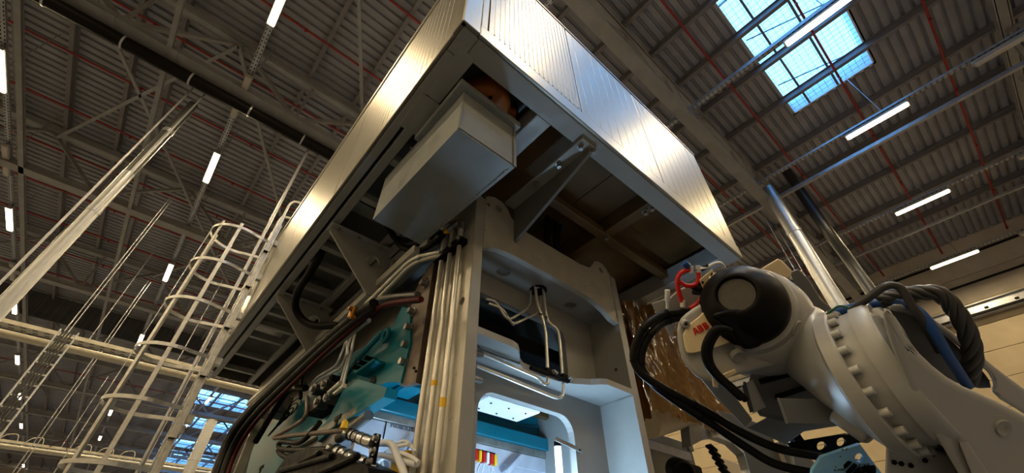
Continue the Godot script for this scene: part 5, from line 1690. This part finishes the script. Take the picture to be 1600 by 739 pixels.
	# shoulder body with a large open mouth for the cables
	obj("shoulder_body", casting([[1376, 479], [1392, 483], [1412, 522], [1445, 562], [1490, 597], [1545, 620], [1600, 648], [1660, 680], [1720, 760], [1720, 900], [1600, 900], [1540, 810], [1500, 745], [1468, 690], [1436, 640], [1404, 570], [1384, 520]], 1.16, 0.3, 0.02, 1), M.robot_paint, t)
	obj("shaded_mouth_wall", casting([[1384, 484], [1412, 478], [1450, 498], [1500, 545], [1545, 588], [1550, 612], [1470, 592], [1415, 535]], 1.40, 0.06, 0.01, 1), M.motor_grey, t)  # darker grey gives the robot paint its shadow inside the mouth
	obj("rear_rim", casting([[1384, 481], [1400, 472], [1430, 482], [1480, 512], [1520, 545], [1560, 578], [1610, 615], [1680, 660], [1680, 700], [1600, 646], [1549, 616], [1555, 600], [1540, 576], [1490, 535], [1440, 498], [1410, 486]], 1.34, 0.12, 0.012, 1), M.robot_paint, t)
	obj("dimple", S().lathe(at_depth(1566, 668, 1.16), -fwd, [Vector2(-0.01, 0.026), Vector2(0.006, 0.022), Vector2(0.006, 0.017), Vector2(-0.004, 0.0)], 16), shade("robot_paint", 0.9), t)  # hollow's shade put into slightly darker robot paint
	obj("raised_pad", casting([[1498, 690], [1512, 690], [1548, 745], [1580, 800], [1560, 820], [1520, 745]], 1.145, 0.02, 0.006, 0), M.robot_paint, t)
	obj("lower_fork", casting([[1380, 694], [1398, 674], [1424, 668], [1440, 698], [1466, 702], [1492, 716], [1515, 770], [1515, 860], [1390, 860]], 1.30, 0.16, 0.015, 1), M.robot_paint, t)
	for q in [[1397, 722], [1408, 724], [1423, 727], [1445, 719]]:
		obj("bolt_hole", S().lathe(at_depth(q[0], q[1], 1.297), -fwd, [Vector2(0, 0.008), Vector2(0.004, 0.007), Vector2(0.004, 0.005), Vector2(0.0, 0.0)], 12), M.black_part, t)
	boss(at_depth(1451, 709, 1.295), -fwd, 0.011, t)
	obj("seal", casting([[1410, 662], [1448, 648], [1458, 662], [1428, 675]], 1.29, 0.1, 0.006, 1), M.rubber, t)
	obj("fork_web", casting([[1426, 674], [1458, 664], [1486, 714], [1440, 700]], 1.33, 0.08, 0.004, 0), M.motor_grey, t)
	for q in [[1346, 672], [1312, 618]]:
		var p := at_depth(q[0], q[1], 1.40)
		obj("cast_lug", S().lathe(p, (-fwd + R * 0.4 + D * 0.4).normalized(), [Vector2(-0.08, 0.036), Vector2(0.02, 0.034), Vector2(0.03, 0.026), Vector2(0.03, 0.0)], 20), M.robot_paint, t)
	boss(at_depth(1375, 668, 1.36), (-fwd * 0.5 + R * 0.8).normalized(), 0.018, t)
	# axis motor slung under the arm
	var mo := obj("axis_motor", casting([[1164, 584], [1205, 572], [1230, 558], [1264, 570], [1292, 580], [1306, 600], [1322, 645], [1300, 664], [1250, 664], [1212, 656], [1178, 648]], 1.62, 0.2, 0.02, 1), M.motor_grey, t, "dark grey axis motor")
	for q in [[[1186, 594], [1272, 571]], [[1188, 598], [1268, 577]], [[1212, 618], [1270, 600]], [[1212, 622], [1268, 604]]]:
		obj("fin_groove", S().bar(at_depth(q[0][0], q[0][1], 1.618), at_depth(q[1][0], q[1][1], 1.618), 0.008, 0.012, fwd), M.cap_black, mo)  # black bars drawn where the motor has dark grooves
	obj("end_flange", casting([[1158, 602], [1176, 592], [1197, 636], [1176, 646]], 1.57, 0.08, 0.01, 0), shade("motor_grey", 1.5), mo)
	obj("flange_edge", casting([[1159, 602], [1166, 598], [1178, 642], [1172, 645]], 1.565, 0.05, 0.004, 0), M.hose_grey, mo)
	obj("bracket_plate", casting([[1216, 622], [1303, 624], [1321, 664], [1229, 661]], 1.50, 0.015, 0.003, 0), shade("robot_paint", 0.85), t, "dull flat bracket plate")
	obj("bracket_edge", S().bar(at_depth(1216, 622, 1.498), at_depth(1230, 661, 1.498), 0.008, 0.008), M.robot_paint, t)
	obj("under_box", casting([[1168, 668], [1205, 648], [1240, 656], [1325, 662], [1256, 674], [1228, 694]], 1.66, 0.12, 0.006, 0), shade("motor_grey", 1.25), t)
	obj("lower_cover", casting([[1092, 588], [1128, 592], [1176, 655], [1164, 668], [1118, 620]], 1.76, 0.06, 0.006, 0), M.robot_paint, t)
	# lower arm and foot, mostly below the picture
	var col := at_depth(1600, 830, 1.35)
	obj("lower_arm", S().loft([ring4(col, 0.22, 0.16), ring4(Vector3(2.35, 0.75, 0.35), 0.26, 0.2)]), M.robot_paint, t)
	obj("foot", S().lathe(Vector3(2.4, 0, 0.4), Vector3.UP, [Vector2(0, 0), Vector2(0, 0.5), Vector2(0.12, 0.5), Vector2(0.14, 0.36), Vector2(0.8, 0.32), Vector2(0.8, 0)], 40), M.robot_paint, t)
	robot_tool()
	robot_cables()


func ring4(c: Vector3, rx: float, rz: float) -> Array:
	var out := []
	for i in 28:
		out.append(c + Vector3(cos(TAU * i / 28.0) * rx, 0, sin(TAU * i / 28.0) * rz))
	return out


func robot_tool() -> void:
	var fwd := cam_ahead.normalized()
	var t := thing("valve_manifold", "grey valve head with red hoses and fittings above the robot's forearm", "valve head")
	obj("block", casting([[1040, 470], [1060, 452], [1092, 440], [1104, 466], [1080, 486], [1062, 500], [1050, 508]], 1.80, 0.14, 0.01, 0), shade("motor_grey", 1.6), t)
	obj("side_plate", casting([[1018, 474], [1040, 466], [1056, 504], [1050, 530], [1040, 512]], 1.86, 0.1, 0.006, 0), shade("motor_grey", 1.7), t)
	obj("tag_plate", casting([[1093, 437], [1113, 420], [1122, 440], [1101, 458]], 1.70, 0.02, 0.003, 0), M.robot_label, t)
	for q in [[1098, 441], [1113, 428], [1103, 451]]:
		obj("plate_hole", S().cyl(at_depth(q[0], q[1], 1.699), at_depth(q[0], q[1], 1.696), 0.005, 10), M.black_part, t)
	for q in [[[1066, 472], [1060, 452], [1059, 436], [1066, 425], [1080, 421]], [[1062, 440], [1072, 446], [1086, 445], [1092, 434], [1090, 420]], [[1078, 482], [1090, 474], [1097, 464], [1097, 452]]]:
		var pp := []
		for p in q:
			pp.append(at_depth(p[0], p[1], 1.74))
		obj("red_hose", S().tube(curve(pp, 6), 0.0095, 10), M.red, t)
	for q in [[1067, 474], [1080, 421], [1096, 452], [1091, 420]]:
		var p := at_depth(q[0], q[1], 1.74)
		obj("fitting", S().cyl(p - cam_down * 0.014, p + cam_down * 0.014, 0.011, 8), M.pipe_steel, t)
	var bp := at_depth(1073, 414, 1.74)
	obj("blue_plug", S().lathe(bp, cam_right * 0.7 + cam_down * 0.7, [Vector2(-0.014, 0), Vector2(-0.014, 0.014), Vector2(0.01, 0.014), Vector2(0.014, 0.009), Vector2(0.04, 0.008), Vector2(0.04, 0)], 14), M.blue, t)
	for q in [[1082, 448], [1088, 444], [1094, 440], [1084, 456]]:
		var p := at_depth(q[0], q[1], 1.76)
		obj("black_fitting", S().cyl(p, p - fwd * 0.05 + cam_right * 0.02, 0.011, 8), M.black_part, t)
	var pin := at_depth(1043, 460, 1.78)
	obj("white_pin", S().lathe(pin, cam_down, [Vector2(-0.02, 0), Vector2(-0.02, 0.011), Vector2(0.025, 0.011), Vector2(0.03, 0.007), Vector2(0.06, 0.007), Vector2(0.06, 0)], 12), M.white_plastic, t)
	obj("sensor_cable", S().tube(curve([at_depth(1090, 420, 1.74), at_depth(1103, 418, 1.72), at_depth(1118, 411, 1.70), at_depth(1128, 412, 1.70), at_depth(1136, 424, 1.72)], 6), 0.006, 8), M.white_plastic, t)
	obj("connector", S().cyl(at_depth(1096, 421, 1.735), at_depth(1108, 415, 1.715), 0.009, 10), M.black_part, t)
	for q in [[1112, 432], [1118, 426], [1124, 430]]:
		var p := at_depth(q[0], q[1], 1.68)
		obj("silver_fitting", S().cyl(p, p + cam_down * 0.03 - cam_right * 0.01, 0.008, 8), M.pipe_steel, t)


func robot_cables() -> void:
	var fwd := cam_ahead.normalized()
	var k := 0
	for q in [
		[[[1085, 488], [1060, 488], [1035, 492], [1012, 506], [997, 528], [990, 553], [996, 575], [1016, 594], [1055, 617], [1105, 643], [1160, 676], [1215, 700], [1275, 712], [1318, 722]], 0.0155, "outer one with the wider loop"],
		[[[1088, 492], [1062, 496], [1040, 503], [1022, 516], [1008, 536], [1002, 560], [1006, 580], [1026, 604], [1065, 632], [1115, 664], [1165, 698], [1205, 722], [1245, 734], [1280, 740]], 0.0155, "inner one ending lower"]]:
		var t := thing("robot_hose", "black robot hose looping left of the forearm, %s" % q[2], "hose", Vector3.ZERO, "looping robot hoses")
		var pts := []
		var n: int = q[0].size()
		for i in n:
			pts.append(at_depth(q[0][i][0], q[0][i][1], lerpf(1.76, 1.5, float(i) / (n - 1)) - (0.05 if i > 2 and i < 9 else 0.0)))
		var cv := curve(pts, 7)
		obj("hose", S().tube(cv, q[1], 14), M.hose_grey if k == 9 else M.rubber, t)
		for i in [12, 24, 38, 60]:
			var d: Vector3 = (cv[i + 1] - cv[i]).normalized()
			obj("cable_tie", S().cyl(cv[i] - d * 0.003, cv[i] + d * 0.003, q[1] * 1.14, 14), M.black_part, t)
		var ed: Vector3 = (cv[cv.size() - 1] - cv[cv.size() - 4]).normalized()
		obj("end_sleeve", S().cyl(cv[cv.size() - 1] - ed * 0.02, cv[cv.size() - 1] + ed * 0.09, q[1] * 1.35, 14), M.black_part, t)
		k += 1
	var gl := thing("hose_gland", "black grooved gland where the loop hoses end by the blue plate", "gland", Vector3.ZERO)
	var g0 := at_depth(1318, 722, 1.49)
	var gd := (at_depth(1362, 760, 1.44) - g0).normalized()
	for i in 7:
		obj("gland_ring", S().cyl(g0 + gd * i * 0.018, g0 + gd * (i * 0.018 + 0.011), 0.026, 14), M.black_part, gl)
	k = 0
	for o in [[0, 0], [7, 2]]:
		var t := thing("motor_cable", "short black cable curving from the black motor cap down to the motor, %s one" % ["left", "right"][k], "cable", Vector3.ZERO, "cables under the motor cap")
		var pts := []
		for q in [[1136, 514], [1119, 514], [1107, 528], [1101, 547], [1105, 568], [1118, 586], [1138, 604], [1158, 622]]:
			pts.append(at_depth(q[0] + o[0], q[1] + o[1], 1.475 + 0.01 * k))
		obj("cable", S().tube(curve(pts, 6), 0.0125, 12), M.rubber, t)
		k += 1
	var b := thing("blue_hose", "blue hose arching into the open mouth of the robot's shoulder", "hose")
	var bp := []
	for q in [[1270, 510, 1.62], [1286, 499, 1.56], [1320, 484, 1.48], [1360, 475, 1.42], [1408, 472, 1.36], [1446, 497, 1.30], [1477, 548, 1.28], [1512, 603, 1.30]]:
		bp.append(at_depth(q[0], q[1], q[2]))
	obj("hose", S().tube(curve(bp, 7), 0.0145, 14), M.blue, b)
	var c := thing("black_hose", "single black hose arching over the blue hose at the robot's shoulder", "hose")
	var cp := []
	for q in [[1330, 486, 1.42], [1355, 467, 1.38], [1384, 447, 1.35], [1407, 450, 1.33], [1424, 476, 1.31], [1442, 502, 1.30], [1468, 548, 1.33]]:
		cp.append(at_depth(q[0], q[1], q[2]))
	obj("hose", S().tube(curve(cp, 7), 0.012, 12), M.hose_grey, c)
	var tw := thing("twisted_cable", "thick black twisted cable bundle arching into the robot's shoulder", "cable")
	var tp := []
	for q in [[1375, 470, 1.40], [1400, 463, 1.38], [1434, 458, 1.35], [1466, 459, 1.32], [1492, 484, 1.30], [1513, 523, 1.29], [1519, 560, 1.30], [1510, 596, 1.33]]:
		tp.append(at_depth(q[0], q[1], q[2]))
	var cv2 := curve(tp, 14)
	for s in 5:
		var strand := []
		for i in cv2.size():
			var d: Vector3 = (cv2[mini(i + 1, cv2.size() - 1)] - cv2[maxi(i - 1, 0)]).normalized()
			var u := d.cross(fwd).normalized()
			var w := d.cross(u)
			var a := TAU * s / 5.0 + i * 0.16
			strand.append(cv2[i] + (u * cos(a) + w * sin(a)) * 0.015)
		obj("strand", S().tube(strand, 0.0115, 8), M.hose_grey, tw)
	var gw := thing("green_wire", "thin green wire beside the blue hose", "wire")
	obj("wire", S().tube(curve([at_depth(1280, 503, 1.5), at_depth(1296, 488, 1.46), at_depth(1312, 478, 1.44), at_depth(1330, 482, 1.42)], 6), 0.004, 6), mat("green", Color(0.1, 0.35, 0.2), 0.5), gw)
	# plates low at the right
	var bp2 := thing("black_plate", "black bracket plate with two round holes under the robot's motor", "plate")
	bp2.set_meta("label", "black bracket plate with two round holes under the robot's motor")
	var px := [[1232, 694], [1338, 676], [1348, 690], [1290, 712], [1240, 708]]
	obj("plate", plate_with_holes(px, 1.56, 0.01, [[1284, 697, 7.5], [1315, 691, 7.5]]), M.black_part, bp2)
	var st := thing("instrument_plate", "panel with painted blue sheen and a round hole at the bottom right", "panel")
	obj("panel", plate_with_holes([[1284, 714], [1344, 694], [1382, 745], [1400, 790], [1262, 790], [1270, 735]], 1.47, 0.012, [[1343, 715, 7.0]]), M.blue_sheen, st)
	k = 0
	for q in [["XC.37", 1320, 702, 0.0004], ["XT.CB/SB", 1350, 726, 0.0004], ["XL.2T/RB", 1311, 734, 0.0004]]:
		var tm := TextMesh.new()
		tm.text = q[0]
		var f := SystemFont.new()
		f.font_names = PackedStringArray(["Droid Sans"])
		tm.font = f
		tm.font_size = 24
		tm.pixel_size = q[3]
		tm.depth = 0.0015
		var o := obj("small_print", tm, M.hose_grey, st)
		o.transform = Transform3D(Basis((cam_right - cam_down * 0.08).normalized(), (-cam_down - cam_right * 0.08).normalized(), -fwd), at_depth(q[1], q[2], 1.469))
	for q in [[1313, 713], [1306, 729]]:
		obj("pin_hole", S().cyl(at_depth(q[0], q[1], 1.469), at_depth(q[0], q[1], 1.4675), 0.002, 8), M.black_part, st)
	var fr := thing("machine_stand", "grey painted machine frame low between the film and the robot's motor", "frame")
	obj("plate", casting([[1120, 640], [1172, 655], [1232, 680], [1262, 708], [1300, 760], [1310, 820], [1150, 820], [1172, 740], [1160, 700]], 2.1, 0.1, 0.008, 0), M.frame_grey, fr)
	obj("edge_bar", S().bar(at_depth(1212, 688, 2.08), at_depth(1232, 739, 2.08), 0.02, 0.03), M.robot_label, fr)
	obj("edge_bar", S().bar(at_depth(1232, 690, 2.06), at_depth(1242, 739, 2.06), 0.012, 0.03), M.pipe_steel, fr)
	k = 0
	for o in [0, 8, 15]:
		var t := thing("loom_cable", "short cable crossing below the robot's motor, %s" % ["blue one", "second one, black", "third one, black"][k], "cable")
		obj("cable", S().tube(curve([at_depth(1228 + o, 672, 1.72), at_depth(1238 + o, 688, 1.7), at_depth(1252 + o, 702, 1.72)], 5), 0.009, 10), M.blue if k == 0 else M.rubber, t)
		k += 1


func plate_with_holes(px: Array, d: float, thick: float, holes: Array) -> Shape:
	var R := cam_right.normalized()
	var D := cam_down.normalized()
	var o := at_depth(800, 369.5, d)
	var s := d / FOCAL
	var poly := []
	for q in px:
		poly.append(Vector2((q[0] - 800.0) * s, (q[1] - 369.5) * s))
	var hs := []
	for h in holes:
		hs.append(circle2(Vector2((h[0] - 800.0) * s, (h[1] - 369.5) * s), h[2] * s, 20))
	return S().prism(poly, Transform3D(Basis(R, D, cam_ahead.normalized()), o), thick, hs)
